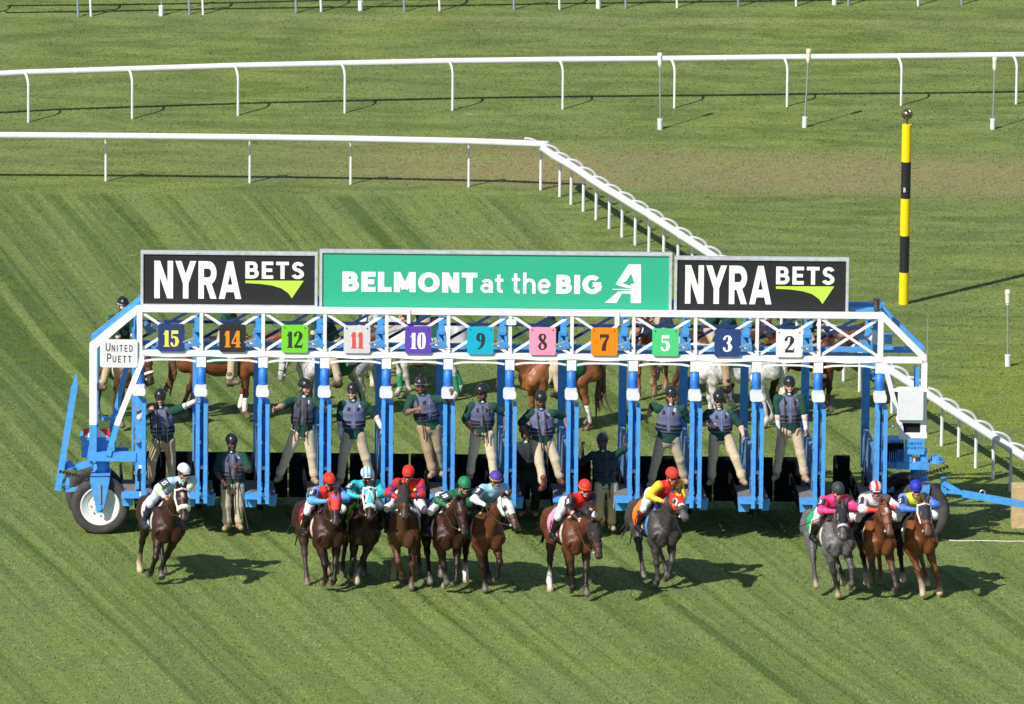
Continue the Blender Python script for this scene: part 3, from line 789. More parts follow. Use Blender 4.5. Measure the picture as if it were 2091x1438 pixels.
numbers = [('15', (0.018, 0.040, 0.14), (0.85, 0.74, 0.10)), ('14', (0.02, 0.018, 0.017), (0.95, 0.26, 0.01)), ('12', (0.17, 0.60, 0.02), (0.02, 0.03, 0.03)),
           ('11', (0.60, 0.60, 0.62), (0.78, 0.07, 0.07)), ('10', (0.12, 0.05, 0.42), (0.82, 0.82, 0.84)), ('9', (0.0, 0.40, 0.56), (0.02, 0.03, 0.04)),
           ('8', (0.85, 0.30, 0.45), (0.03, 0.025, 0.03)), ('7', (0.95, 0.23, 0.0), (0.035, 0.025, 0.02)), ('5', (0.07, 0.56, 0.20), (0.85, 0.86, 0.84)),
           ('3', (0.015, 0.045, 0.17), (0.85, 0.85, 0.87)), ('2', (0.82, 0.82, 0.82), (0.02, 0.02, 0.025))]
for k in range(13):
    D = bpy.data.objects.new('stall_divider', None); COL.objects.link(D); D.parent = GATE; D.location = (xk[k], 0, 0); D.empty_display_size = .1
    link('post_head', postm2, 'white', D)
    o = link('post_padding', padm, 'pad', D); link('front_post', fpost, 'blue', D)
    o = link('bumper_cap', capm, 'rail', D); o.location = (.0, 0, zc)
    if k < 12 or True:
        if k > 0: link('door', dmL, 'blue', D); link('door_grille', infL, 'blue', D)
        if k < 13: link('door', dmR, 'blue', D); link('door_grille', infR, 'blue', D)
    link('latch', latch, 'black', D); link('latch_head', latch2, 'rail', D)
    link('rear_post', rearp, 'blue', D); link('side_panel', panelm, 'panel', D)
    link('ledge', ledgeL, 'mat', D); link('ledge', ledgeR, 'mat', D); link('ledge_bracket', brk, 'blue', D)
    link('skirt', skirt, 'black', D); link('skirt', under, 'black', D); link('post_foot', lowleg, 'blue', D)
hm_ = MB().box(-.050, .050, -.10, -.03, 0, .05).mesh('door_hinge')
for k in range(13):
    for zz in (1.15, 1.75, 2.35):
        for cx in (-.045, .10): o = link('door_hinge', hm_, 'steel', GATE); o.location = (xk[k]+cx, 0, zz)
mb = MB(); pts = []
for k in range(13): pts += [(xk[k]+.05, -.006, zB0+.03), (xk[k]+PITCHX/2, -.006, zB0-.005)]
mb.tube(pts[:-1], .009, 5); mb.obj('cable', 'box', GATE)
# black tail doors, ribbed
zd0 = P(600, 1016, 2.62)[2]; zd1 = P(600, 925, 2.62)[2]
def tail(w_):
    mb = MB(); mb.box(0, w_, 2.62, 2.645, zd0, zd1)
    nr = 9
    for i in range(nr): x = w_*(i+.25)/nr; mb.box(x, x+w_/nr*.45, 2.602, 2.62, zd0+.01, zd1-.01)
    return mb.mesh('tail_door')
tm = tail(PITCHX/2-.035)
for k in range(11):
    for s in (0, 1):
        o = link('tail_door', tm, 'black', GATE); o.location = (xk[k]+SK+.03+s*(PITCHX/2-.005), .03*s, 0)
zt = P(1745, 932, 2.5)[2]
mb = MB().box(xk[11]+.42, xk[11]+.46, 1.7, 2.6, .12, zt); 
for i in range(8): mb.box(xk[11]+.40, xk[11]+.42, 1.72+i*.11, 1.77+i*.11, .14, zt-.01)
mb.box(xk[11]+.46, xk[11]+.72, 2.55, 2.6, .12, zt)
mb.obj('tail_door', 'black', GATE)
# rear truss
zr0, zr1 = P(600, 712, YR)[2], P(600, 703, YR)[2]; zu0, zu1 = P(600, 666, YR)[2], P(600, 660.5, YR)[2]
xa, xb = xk[0]+SK, xk[12]+SK+.2
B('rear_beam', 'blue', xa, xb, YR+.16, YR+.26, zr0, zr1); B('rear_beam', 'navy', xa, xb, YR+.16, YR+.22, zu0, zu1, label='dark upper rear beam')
B('rear_beam', 'blue', xa, xb, 1.3, 1.36, P(600, 716, 1.3)[2], P(600, 711, 1.3)[2])
ztop = P(265, 620, 1.25)[2]
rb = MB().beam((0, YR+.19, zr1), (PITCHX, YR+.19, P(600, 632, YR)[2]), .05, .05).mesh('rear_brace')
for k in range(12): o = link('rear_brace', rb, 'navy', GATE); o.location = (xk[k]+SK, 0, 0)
rv = MB()
rv.box(-.10, -.03, YR-.1, YR+.02, 3.32, P(600, 632, YR)[2]+.15); rv.beam((-.06, YR-.1, 3.9), (.05, YR-.18, 3.1), .05); rv.box(-.13, .02, YR-.2, YR-.1, 3.36, 3.42); rv.box(-.02, .05, YR-.18, YR-.08, 3.55, 3.68)
rv.box(-.09, -.01, YR-.24, YR-.18, 3.72, 3.78)
rv = rv.mesh('release_linkage')
for k in range(13): o = link('release_linkage', rv, 'blue', GATE); o.location = (xk[k]+SK+.06, 0, 0)
lk = MB().beam((0, .02, 0), (.22, -.06, .10), .028).mesh('latch_rod')
# plates
wpl = .245
for i, (t, cb, cf) in enumerate(numbers):
    zc0 = P(350, 717.5, -.03)[2]; zc1 = P(350, 661.5, -.03)[2]; cx = P([350, 475, 602, 729, 854, 981, 1108, 1234, 1359, 1486, 1612][i], 690, -.03)[0]
    mp = mat('plate_paint', cb, .5, noise=.06, nscale=15, dirt=.18); mn = mat('number_paint', cf, .55)
    pl = MB(); r = .03; pl.prism([(-wpl+r, zc0), (wpl-r, zc0), (wpl, zc0+r), (wpl, zc1-r), (wpl-r, zc1), (-wpl+r, zc1), (-wpl, zc1-r), (-wpl, zc0+r)], -.045, -.02)
    o = pl.obj('number_plate', mp, GATE, 'plate painted with the number '+t); o.location = (cx, 0, 0)
    d = MB(); digits(d, t, 0, zc0+.09, .315, y=-.048, sq=.98 if len(t) == 1 else .86)
    dn = d.obj('number', mn, o)
    for s in (-1, 1): MB().tube([(s*.19, -.052, zc1-.05), (s*.19, -.044, zc1-.05)], .014, 8).obj('bolt', 'ink', o)
    l_ = link('latch_rod', lk, 'steel', GATE); l_.location = (cx+wpl-.03, -.05, (zc0+zc1)/2-.08)
# small white fittings on the top beam
fb('bracket_plate', 'white', 831, 632, 838, 661, -.02, .02); fb('bracket_plate', 'white', 1255, 638, 1265, 665, -.02, .02); fb('bracket_plate', 'white', 1034, 653, 1054, 664, -.02, .02, bev=.01)
# loudspeaker horns
def horn(px, py):
    c = P(px, py, .5); mb = MB(); mb.lathe([(.03, 0), (.04, .08), (.12, .2), (.14, .22)], (0, 0, 0), 'x', 16); o = mb.obj('loudspeaker_horn', 'rail', GATE); o.location = tuple(c); o.rotation_euler = (0, R(-8), R(-25))
    mb = MB(); mb.beam((-.14, 0, .10), (.02, 0, -.10), .16, .12); p = mb.obj('loudspeaker_body', 'panel', GATE); p.location = tuple(c)
horn(309, 669); horn(1765, 690)
# sign boards
def sign(x0, y0, x1, y1, mt, label):
    yl = .16; a = P(x0, y1, yl); b = P(x1, y0, yl); S = bpy.data.objects.new('sign_board', None); COL.objects.link(S); S.parent = GATE; S['label'] = label
    t = .052
    f = MB(); x0_, x1_, z0, z1 = a[0], b[0], a[2], b[2]
    f.box(x0_, x1_, yl-.03, yl+.13, z0, z0+t); f.box(x0_, x1_, yl-.03, yl+.13, z1-t, z1)
    f.box(x0_, x0_+t, yl-.03, yl+.13, z0+t, z1-t); f.box(x1_-t, x1_, yl-.03, yl+.13, z0+t, z1-t)
    for zz in (z0+t*.55, z1-t*.45): f.box(x0_+.01, x1_-.01, yl-.036, yl-.03, zz-.006, zz)
    f.obj('frame', 'alu', S, bevel=.004)
    MB().box(x0_+t, x1_-t, yl, yl+.08, z0+t, z1-t).obj('panel', mt, S)
    return S, yl-.004, x0_, x1_, z0, z1
Z3 = lambda px, py: P(px, py, .16)
for (x0, y0, x1, y1, ox, oy, lb) in ((287, 516.5, 649, 626, 0, 0, 'black board with white and lime lettering at the left end'), (1376, 528, 1734, 640, 1083.5, 13, 'black board with white and lime lettering at the right end')):
    S, yy, *_ = sign(x0, y0, x1, y1, 'signblack', lb)
    mb = MB()
    a = Z3(315+ox, 609+oy*.85); b = Z3(492+ox, 534+oy*.7)
    letters(mb, 'NYRA', a[0], a[2], b[2]-a[2], b[0]-a[0], w=.20, gap=.10, y=yy)
    mb.obj('lettering', 'whiteink', S)
    mb = MB(); a = Z3(501+ox, 569+oy*.9); b = Z3(621+ox, 535+oy*.8)
    letters(mb, 'BETS', a[0], a[2], b[2]-a[2], b[0]-a[0], w=.20, gap=.14, y=yy); mb.obj('lettering', 'whiteink', S)
    top = [(501, 573), (620, 573.5), (596, 609), (589, 599), (575, 589), (556, 583), (530, 579.5), (501, 578)]
    pts = [Z3(px+ox, py+oy*.9) for px, py in top]
    mb = MB(); mb.prism([(p[0], p[2]) for p in pts], yy-.002, yy+.003); mb.obj('swoosh', 'lime', S)
S, yy, *_ = sign(652, 517.5, 1373, 635, 'signgreen', 'green board with white lettering in the middle')
for tx, x0, y0, x1, y1, w in (('BELMONT', 699, 595.5, 975, 557, .27), ('at', 981, 598, 1030, 559, .17), ('the', 1045, 599.5, 1125, 557, .17), ('BIG', 1136, 600, 1228, 562, .27)):
    a = Z3(x0, y0); b = Z3(x1, y1); mb = MB()
    letters(mb, tx, a[0], a[2], b[2]-a[2], b[0]-a[0], w=w*.92, gap=.09, y=yy); mb.obj('lettering', 'whiteink', S)
mb = MB()
def pp(pts, y=0): mb.prism([(Z3(px, py)[0], Z3(px, py)[2]) for px, py in pts], yy-.002-y, yy+.003-y)
# the big A: slanted left leg broken by a horse head shape and a cut, solid right stem
pp([(1283, 540), (1309, 540), (1309, 619), (1288, 619), (1288, 580), (1296, 580), (1288, 556)])
pp([(1283, 540), (1296, 540), (1288, 560), (1279, 574), (1268, 580), (1257, 581.5), (1262, 573)], .0006)
pp([(1257, 581), (1268, 578), (1288, 584), (1300, 587), (1299, 590), (1280, 588), (1262, 583)], .0012)
pp([(1251, 590), (1288, 590.5), (1288, 592.5), (1251, 592)], .0018)
pp([(1262, 596), (1280, 594), (1300, 594), (1300, 600), (1270, 600), (1259, 619), (1235, 618)], .0024)
mb.obj('big_letter', 'whiteink', S)

# left end frame
for yl, mt in ((0.0, 'white'), (.75, 'blue')):
    dx, dy = (0, 0) if yl == 0 else (0, 0)
    zt1, zt0_, xl0 = zT1, zT0, xk[0]
    xe = P(190, 705, 0)[0]; ze = P(190, 706, 0)[2]
    mb = MB(); mb.prism([(xk[0]-.05, zT1), (xk[0]-.05, zT0-.04), (xe+.068, ze-.05), (xe-.068, ze-.05), (xe-.068, ze+.03)], yl, yl+.11); mb.obj('end_brace', mt, GATE)
    mb = MB(); zsp = P(190, 868, 0)[2]; mb.box(xe-.068, xe+.068, yl, yl+.11, zsp if yl == 0 else P(190, 930, 0)[2], ze-.05); mb.obj('end_post', mt, GATE)
MB().box(xe-.068, xe+.068, .002, .108, P(190, 940, 0)[2], zsp).obj('end_post', 'blue', GATE)
mb = MB()
for t in np.linspace(0, 1, 6):
    x = xe+(xk[0]-.05-xe)*t; z = ze+(zT1-ze)*t-.02
    mb.beam((x, .11, z-.02), (x+(.35 if t < .9 else 0), .75, z-.02+(.33 if t < .9 else 0)), .05)
mb.obj('cross_link', 'blue', GATE)
MB().box(xe-.03, xe+.03, .11, .75, ze-.9, ze-.84).box(xe-.03, xe+.03, .11, .75, 1.9, 1.96).obj('cross_link', 'blue', GATE)
B('rear_top_beam', 'blue', xk[0]-.05, xk[12]+.1, .86, .95, zT0-.02, zT1+.02)
for k in (0, 12): B('roof_tie', 'blue', xk[k]-.05, xk[k]+.03, .11, .86, zT0, zT1-.02)
for k in (0, 12): B('inner_post', 'blue', xk[k]-.11, xk[k]-.02, .76, .86, 2.9, zT0-.02)
bar('end_diagonal', 'white', (291, 734), (238, 868), .02, .10, .10); bar('end_diagonal', 'blue', (238, 868), (221, 930), .02, .10, .10)
bar('end_diagonal', 'blue', (262, 734), (215, 930), .75, .10, .10, label='rear diagonal in shade')
fb('sill_beam', 'blue', 180, 925, 278, 942, .0, .14); fb('sill_beam', 'blue', 215, 915, 262, 930, .7, .1)
fb('hanger', 'blue', 205, 852, 235, 859, .4, .06)
# maker's plate
a = P(204, 750, -.03); b = P(281, 694, -.03)
mb = MB(); r = .03; mb.prism([(a[0]+r, a[2]), (b[0]-r, a[2]), (b[0], a[2]+r), (b[0], b[2]-r), (b[0]-r, b[2]), (a[0]+r, b[2]), (a[0], b[2]-r), (a[0], a[2]+r)], -.04, -.005)
MP = mb.obj('maker_plate', 'rail', GATE, 'white plate reading United Puett')
mb = MB()
q = P(216, 717, -.04); letters(mb, 'U', q[0], q[2], P(216, 700.5, -.04)[2]-q[2], .085, w=.14, gap=.3, y=-.043)
q = P(228, 718, -.04); letters(mb, 'NITED', q[0], q[2], P(228, 704.5, -.04)[2]-q[2], P(271, 718, -.04)[0]-q[0], w=.15, gap=.38, y=-.043)
q = P(218.5, 739, -.04); letters(mb, 'P', q[0], q[2], P(218, 722, -.04)[2]-q[2], .08, w=.14, gap=.3, y=-.043)
q = P(230, 740, -.04); letters(mb, 'UETT', q[0], q[2], P(230, 726.5, -.04)[2]-q[2], P(268, 740, -.04)[0]-q[0], w=.15, gap=.38, y=-.043)
mb.obj('lettering', 'ink', MP)
# tank box and reflector
fb('tool_box', 'blue', 166, 896, 234, 935, .25, .5, bev=.02); fb('tool_box_lid', 'blue', 162, 894, 238, 899, .20, .5)
RF = fb('reflector', 'red', 170, 876, 224, 894, .22, .03)
q = [P(px, py, .21) for px, py in ((171, 893), (197, 871), (221, 893))]
MB().prism([(v[0], v[2]) for v in q], .205, .217).obj('warning_triangle', 'whiteink', RF)
# wheels
def wheel(cx, cz, yl, ro, rim=True, wd=.34, mt='rim', lab=None):
    T = MB(); w2 = wd/2
    T.lathe([(ro*.66, -w2*.75), (ro*.80, -w2*.96), (ro*.93, -w2*.90), (ro*.985, -w2*.66), (ro, -w2*.3), (ro, w2*.3), (ro*.985, w2*.66), (ro*.93, w2*.90), (ro*.80, w2*.96), (ro*.66, w2*.75), (ro*.64, 0), (ro*.66, -w2*.75)], (0, 0, 0), 'y', 48, False)
    W = bpy.data.objects.new('wheel', None); COL.objects.link(W); W.parent = GATE; W.location = (cx, yl, cz)
    if lab: W['label'] = lab
    t = T.mesh('tyre'); link('tyre', t, 'rubber', W)
    G_ = MB()
    for rr in (.74, .86, .90): G_.lathe([(ro*rr, -w2*.955), (ro*(rr+.012), -w2*.985), (ro*(rr+.024), -w2*.955)], (0, 0, 0), 'y', 48)
    r_ = MB()
    r_.lathe([(.01, -w2*.45), (ro*.20, -w2*.50), (ro*.22, -w2*.32), (ro*.44, -w2*.30), (ro*.50, -w2*.55), (ro*.58, -w2*.58), (ro*.62, -w2*.74), (ro*.665, -w2*.80), (ro*.68, -w2*.72), (ro*.66, -w2*.4)], (0, 0, 0), 'y', 40, False)
    for i in range(8):
        a = i*math.pi/4; r_.lathe([(.001, -w2*.52), (.018, -w2*.52), (.018, -w2*.38)], (ro*.33*math.cos(a), 0, ro*.33*math.sin(a)), 'y', 8)
    link('rim', r_.mesh('rim'), mt, W)
    return W
wc = P(204.5, 1036, .0); wheel(wc[0], .535, .05, .545, lab='front wheel with white rim at the left end')
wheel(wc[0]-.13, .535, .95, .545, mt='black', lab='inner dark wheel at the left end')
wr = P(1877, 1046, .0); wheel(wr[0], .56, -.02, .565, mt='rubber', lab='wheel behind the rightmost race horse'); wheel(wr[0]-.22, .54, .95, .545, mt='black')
def hub(x, side):
    z = P(205, 975, 0)[2]
    mb = MB()
    mb.lathe([(.18, z-.04), (.18, z), (.155, z+.01), (.155, z+.20), (.19, z+.21), (.19, z+.245), (.14, z+.25), (.14, z+.31), (.175, z+.32), (.175, z+.36), (.01, z+.365)], (x, .45, 0), 'z', 24)
    mb.obj('turntable', 'blue', GATE)
    mb = MB()
    # fork over the wheel
    mb.prism([(x-.18, z-.02), (x-.165, z-.10), (x-.055, .44), (x+.055, .44), (x+.165, z-.10), (x+.18, z-.02)], -.22, -.17)
    mb.prism([(x-.18, z-.02), (x-.165, z-.10), (x-.055, .44), (x+.055, .44), (x+.165, z-.10), (x+.18, z-.02)], .30, .35)
    mb.box(x-.18, x+.18, -.22, .70, z-.02, z+.03)
    mb.tube([(x, -.25, .53), (x, .35, .53)], .045, 10)
    mb.obj('wheel_fork', 'blue', GATE)
    MB().beam((x+.01, -.235, .62), (x+.01, -.235, z-.08), .03, .03).obj('fork_strip', 'steel', GATE)
    mb = MB(); 
    for s in (-1, 1): mb.beam((x+s*.19, 0.1, z-.10), (x+s*.44, 0.0, z-.22), .22, .02)
    mb.obj('mudguard', 'steel', GATE)
hub(wc[0], -1); hub(wr[0], 1)
def chain(a, b, yl):
    A, Bq = P(*a, yl), P(*b, yl); n = 16; mb = MB()
    for i in range(n):
        t0, t1 = i/n, (i+.8)/n; sag = lambda t: np.array([0, 0, -.05*math.sin(math.pi*t)])
        mb.beam(A+(Bq-A)*t0+sag(t0), A+(Bq-A)*t1+sag(t1), .035, .055)
    mb.obj('steering_chain', 'chain', GATE)
chain((121, 962), (225, 975), -.1); chain((1832, 975), (1938, 952), -.1)
# left steering gear and raised tow arm
def spr(px, py, yl):
    c = P(px, py, yl); mb = MB(); mb.lathe([(.01, 0), (.16, 0), (.16, .03), (.10, .035), (.10, .11), (.01, .115)], tuple(c), 'z', 20)
    for i in range(4): a = i*math.pi/2+.4; mb.tube([c+[.06*math.cos(a), .06*math.sin(a), .11], c+[.06*math.cos(a), .06*math.sin(a), .16]], .012, 6)
    mb.obj('sprocket', 'blue', GATE)
spr(138, 956, .1); spr(1912, 930+14, .1)
a, b = P(118, 1001, -.05), P(152, 790, -.05)
mb = MB(); mb.beam(a, b, .12, .13, up=(0, 1, 0)); mb.obj('tow_arm', 'blue', GATE, 'tow arm folded upright')
c = P(155, 765, -.05); mb = MB(); mb.prism([(b[0]-.055, b[2]), (b[0]+.06, b[2]), (c[0]+.02, c[2]), (c[0]-.01, c[2])], -.09, -.03); mb.obj('tow_arm_tip', 'blue', GATE)
bar('arm_brace', 'blue', (119, 996), (139, 972), -.02, .05); bar('arm_brace', 'blue', (138, 992), (138, 968), -.02, .07); bar('arm_brace', 'blue', (119, 996), (142, 993), -.02, .05)
bar('arm_brace', 'blue', (130, 1001), (168, 998), .0, .07); bar('arm_brace', 'blue', (152, 955), (188, 945), .1, .06, .12)
# right end frame
xe2 = P(1885, 738, 0)[0]; ze2 = P(1885, 728, 0)[2]
for yl, mt in ((0.0, 'white'), (.75, 'blue')):
    mb = MB(); mb.prism([(xk[12]+.05, zT1), (xk[12]+.05, zT0-.04), (xe2-.05, ze2-.04), (xe2+.06, ze2-.04), (xe2+.06, ze2+.02)], yl, yl+.11); mb.obj('end_brace', mt, GATE)
B('rear_bottom_beam', 'blue', xk[12], xe2, .86, .95, zB0+.02, zB1+.02)
fb('end_post', 'white', 1879, 736, 1894, 895, 0.0, .10); fb('end_post', 'blue', 1864, 750, 1878, 900, .75, .1)
bar('end_diagonal', 'white', (1806, 742), (1838, 868), .0, .11, .09); bar('end_diagonal', 'white', (1838, 868), (1842, 896), .0, .10, .09)
fb('shelf', 'white', 1818, 795, 1896, 800, -.06, .2); fb('shelf', 'white', 1838, 885, 1893, 895, -.02, .14)
CB = fb('control_box', 'box', 1833, 798, 1886, 858, -.10, .12, bev=.02)
fb('window_frame', 'white', 1841, 860, 1880, 864, -.02, .1); fb('dark_opening', 'black', 1842, 864, 1879, 884, .04, .06)
PLQ = fb('data_plate', 'blue', 1847, 898, 1888, 928, -.10, .03, label='blue plate with raised lettering')
mb = MB(); q = P(1855, 908, -.1); letters(mb, 'UNITED', q[0], q[2], .045, .24, w=.16, gap=.3, y=-.105)
q = P(1853, 917, -.1); letters(mb, 'PUETT', q[0], q[2], .04, .28, w=.16, gap=.3, y=-.105); mb.obj('lettering', mat('dark_blue_letters', (.015, .07, .25), .5), PLQ)
fb('engine_frame', 'blue', 1830, 945, 1897, 959, -.05, .5); fb('engine_frame', 'blue', 1845, 930, 1862, 946, -.05, .4); fb('engine_frame', 'blue', 1880, 925, 1895, 946, -.05, .4)
fb('sill_beam', 'blue', 1803, 945, 1832, 957, .0, .14); fb('top_shelf', 'blue', 1806, 899, 1845, 905, .0, .4); fb('warning_lamp', 'cream', 1862, 932, 1869, 944, -.02, .05)
mb = MB()
for i in range(7): q = P(1817+i*4.2, 918, .1); mb.box(q[0]-.010, q[0]+.010, .1, .14, P(1817, 953, .1)[2], q[2])
mb.obj('radiator_grille', 'blue', GATE)
mb = MB()
for i in range(5): q = P(1822+i*3.6, 903, .0); mb.tube([q, q+[-.03, .1, -.14], q+[-.05, .1, -.22]], .014, 6)
mb.obj('hose', 'chain', GATE)
fb('engine_block', 'black', 1812, 905, 1846, 950, .3, .4)
mb = MB(); mb.tube([P(1800, 858, -.02), P(1812, 859, -.08), P(1822, 850, -.1), P(1831, 846, -.05)], .014, 6); mb.obj('cable', 'black', GATE)
mb = MB(); mb.tube([P(1812, 960, 0), P(1813, 975, 0), P(1803, 988, 0)], .010, 6); mb.obj('cable', 'black', GATE)
mb = MB()
for i in range(5): q = P(1811+i*4, 872, -.03); mb.box(q[0]-.012, q[0]+.012, -.03, 0, q[2]-.03, q[2]+.03)
mb.obj('terminal_block', 'rail', GATE)
mb = MB(); mb.tube([P(1893.5, 740, -.02), P(1894.5, 660, -.02), P(1895, 641, -.02)], [.014, .010, .006], 6); mb.obj('antenna', 'steel', GATE)
mb = MB(); mb.tube([P(1790, 634, .3), P(1790, 612, .3)], .055, 12); mb.lathe([(.06, 0), (.062, .03), (.01, .035)], tuple(P(1790, 612, .3)), 'z', 12); mb.obj('beacon', 'bronze', GATE)
fb('beacon_bracket', 'blue', 1736, 634, 1800, 641, .3, .3); fb('junction_box', 'blue', 1806, 684, 1822, 703, .5, .15)
# tow bar on the right
bar('tow_arm', 'blue', (1965, 1008), (2200, 1050), -.05, .10, .12, label='tow arm stretched out to the right')
bar('arm_brace', 'blue', (1925, 985), (1975, 1015), .1, .09); bar('arm_brace', 'blue', (1925, 1004), (1972, 1008), .0, .05); bar('arm_brace', 'blue', (1927, 975), (1927, 1010), .15, .10)
q = P(2006, 1012, -.05); mb = MB(); mb.tube([q+[.05*math.cos(t), 0, .05+.05*math.sin(t)] for t in np.linspace(-1.5, 4.7, 14)], .012, 6); mb.obj('lifting_eye', 'steel', GATE)
for s, (px, py) in enumerate(((1794, 1000), (1875, 940))): 
    pass
bar('jack_leg', 'chain', (1812, 995), (1842, 975), .3, .07); fb('jack_foot', 'blue', 1806, 1000, 1826, 1006, .2, .4)

# plywood block the tow bar rests on, and a hose on the grass
p = ground(2066, 1080); h = on_y(2066, 995, p[1]); 
WB = thing('plywood_block', 'tan plywood block at the right edge under the blue tow bar', 'wooden block', (p[0], p[1], 0))
Hb = h[2]
MB().box(0, .62, 0, .06, 0, Hb, 0).obj('front_board', 'wood', WB, bevel=.006)
MB().box(.0, .62, .06, .50, 0.0, Hb-.02).obj('core', 'wood', WB)
mb = MB(); pts = [ground(px, py) for px, py in ((1922, 1104), (1960, 1106), (2010, 1105.5), (2060, 1107), (2130, 1106))]; c0 = pts[2]
mb.tube([q-c0+[0, 0, .012] for q in pts], .011, 6); ho = mb.obj('hose', 'cream', None); ho.location = tuple(c0); tag(ho, 'pale hose lying on the grass right of the gate wheel', 'hose')

PB = [c for c in PO.children if c.get('label') == 'black band'][1]
mb = MB(); zq = on_y(1841, 391, PO.location[1])[2]-PO.location[2]
digits(mb, '8', -.030, zq, .10, y=-.103, sq=.9); mb.obj('number', 'whiteink', PB)
# ---------------------------------------------------------------- people
SKIN = {'light': (0.66, 0.37, 0.26), 'tan': (0.52, 0.27, 0.17), 'brown': (0.25, 0.115, 0.065), 'dark': (0.13, 0.060, 0.038)}
def _head(skin, beard, glasses, hair):
    s = np.array(SKIN[skin]); b = Body(); dk = s*.55
    b.cap((0, .025, .035), (0, -.02, .045), .088, .082, s, .90, (1, 0, 0))          # skull
    b.cap((0, -.045, -.02), (0, -.062, -.075), .056, .040, s, 1.05, (1, 0, 0))      # jaw
    b.cap((-.035, -.055, -.015), (.035, -.055, -.015), .044, .044, s)               # cheeks
    b.cap((-.032, -.088, .028), (.032, -.088, .028), .014, .014, s*.9)              # brow
    b.cap((0, -.096, .018), (0, -.112, -.020), .010, .016, s*1.05)                  # nose
    b.cap((-.018, -.096, -.050), (.018, -.096, -.050), .010, .010, s*np.array([.9, .55, .5]))
    b.ball((0, -.092, -.088), .016, s)
    for q in (-1, 1):
        b.cap((q*.080, .01, .015), (q*.086, .018, -.018), .013, .010, s*.95)
        b.ball((q*.030, -.088, .010), .014, (.03, .025, .02))
    if beard:
        c = (.018, .013, .011)
        b.cap((-.045, -.055, -.068), (0, -.078, -.095), .030, .030, c); b.cap((.045, -.055, -.068), (0, -.078, -.095), .030, .030, c)
        b.cap((-.024, -.098, -.036), (.024, -.098, -.036), .009, .009, c)
        for q in (-1, 1): b.cap((q*.070, -.02, -.01), (q*.055, -.05, -.07), .020, .026, c)
    if glasses:
        c = (.012, .012, .015)
        for q in (-1, 1): b.cap((q*.018, -.101, .012), (q*.048, -.092, .014), .017, .016, c, 1.0); b.cap((q*.055, -.085, .018), (q*.084, .0, .018), .007, .007, c)
        b.cap((-.02, -.108, .018), (.02, -.108, .018), .006, .006, c)
    b.cap((0, .05, .01), (0, .045, -.06), .055, .050, hair)
    return grow(b, .0075, .018, soft=.003)
_hc = {}
def head_part(skin='tan', beard=False, glasses=True, hair=(.02, .015, .012)):
    k = (skin, beard, glasses, hair)
    if k not in _hc: _hc[k] = _head(*k)
    return _hc[k]
def _hand(kind, skin):
    """wrist at the origin, fingers along -z, palm facing -y, thumb towards +x"""
    s = np.array(SKIN[skin]) if isinstance(skin, str) else np.array(skin); b = Body()
    b.cap((0, 0, .02), (0, 0, -.075), .026, .034, s, .62, (0, 1, 0)); b.cap((-.018, 0, -.03), (-.020, 0, -.08), .018, .016, s, .8, (0, 1, 0)); b.cap((.018, 0, -.03), (.020, 0, -.08), .018, .016, s, .8, (0, 1, 0))
    ln = [.070, .080, .076, .060]; cu = {'open': .25, 'relax': .9, 'grip': 1.9}[kind]
    for i in range(4):
        x = .031-.0205*i; sp = (x)*(.9 if kind == 'open' else .25)
        p = np.array([x, 0, -.082]); a = 0.0; L = ln[i]
        for j, fr in enumerate((.45, .32, .23)):
            a += cu*(.34+.12*j); q = p+np.array([sp*fr, -math.sin(a)*L*fr, -math.cos(a)*L*fr]); r = .0098-.0012*j; b.cap(p, q, r, r-.0008, s); p = q
    t0 = np.array([.026, -.004, -.018]); t1 = t0+np.array([.034, -.010, -.030]); t2 = t1+np.array([.010 if kind == 'open' else -.006, -.016, -.030])
    b.cap(t0, t1, .014, .0115, s); b.cap(t1, t2, .011, .009, s)
    return grow(b, .0055, .008, soft=.002)
_hd = {}
def hand_part(kind, skin, left):
    k = (kind, skin if isinstance(skin, str) else tuple(skin), left)
    if k not in _hd:
        P_, F, C = _hand(kind, skin)
        if left: P_ = P_*np.array([-1, 1, 1]); F = F[:, ::-1]
        _hd[k] = (P_, F, C)
    return _hd[k]
def seg_cols(c, n): return list(c) if isinstance(c, list) else [c]*n
def split_path(b, pts, rs, cols, k=1.0, side=None):
    """one limb cut into as many lengths as there are colours"""
    n = len(cols); P_ = [np.array(p, float) for p in pts]; L = [np.linalg.norm(P_[i+1]-P_[i]) for i in range(len(P_)-1)]; T = sum(L)
    def at(t):
        d = t*T
        for i, l_ in enumerate(L):
            if d <= l_ or i == len(L)-1: f = min(d/l_, 1); return P_[i]+(P_[i+1]-P_[i])*f, rs[i]+(rs[i+1]-rs[i])*f
            d -= l_
    ts = sorted(set([j/n for j in range(n+1)]+[sum(L[:i])/T for i in range(1, len(L))]))
    for a, c in zip(ts[:-1], ts[1:]):
        p, r = at(a+1e-6); q, r2 = at(c-1e-6); b.cap(p, q, r, r2, cols[min(int((a+c)/2*n), n-1)], k, side)

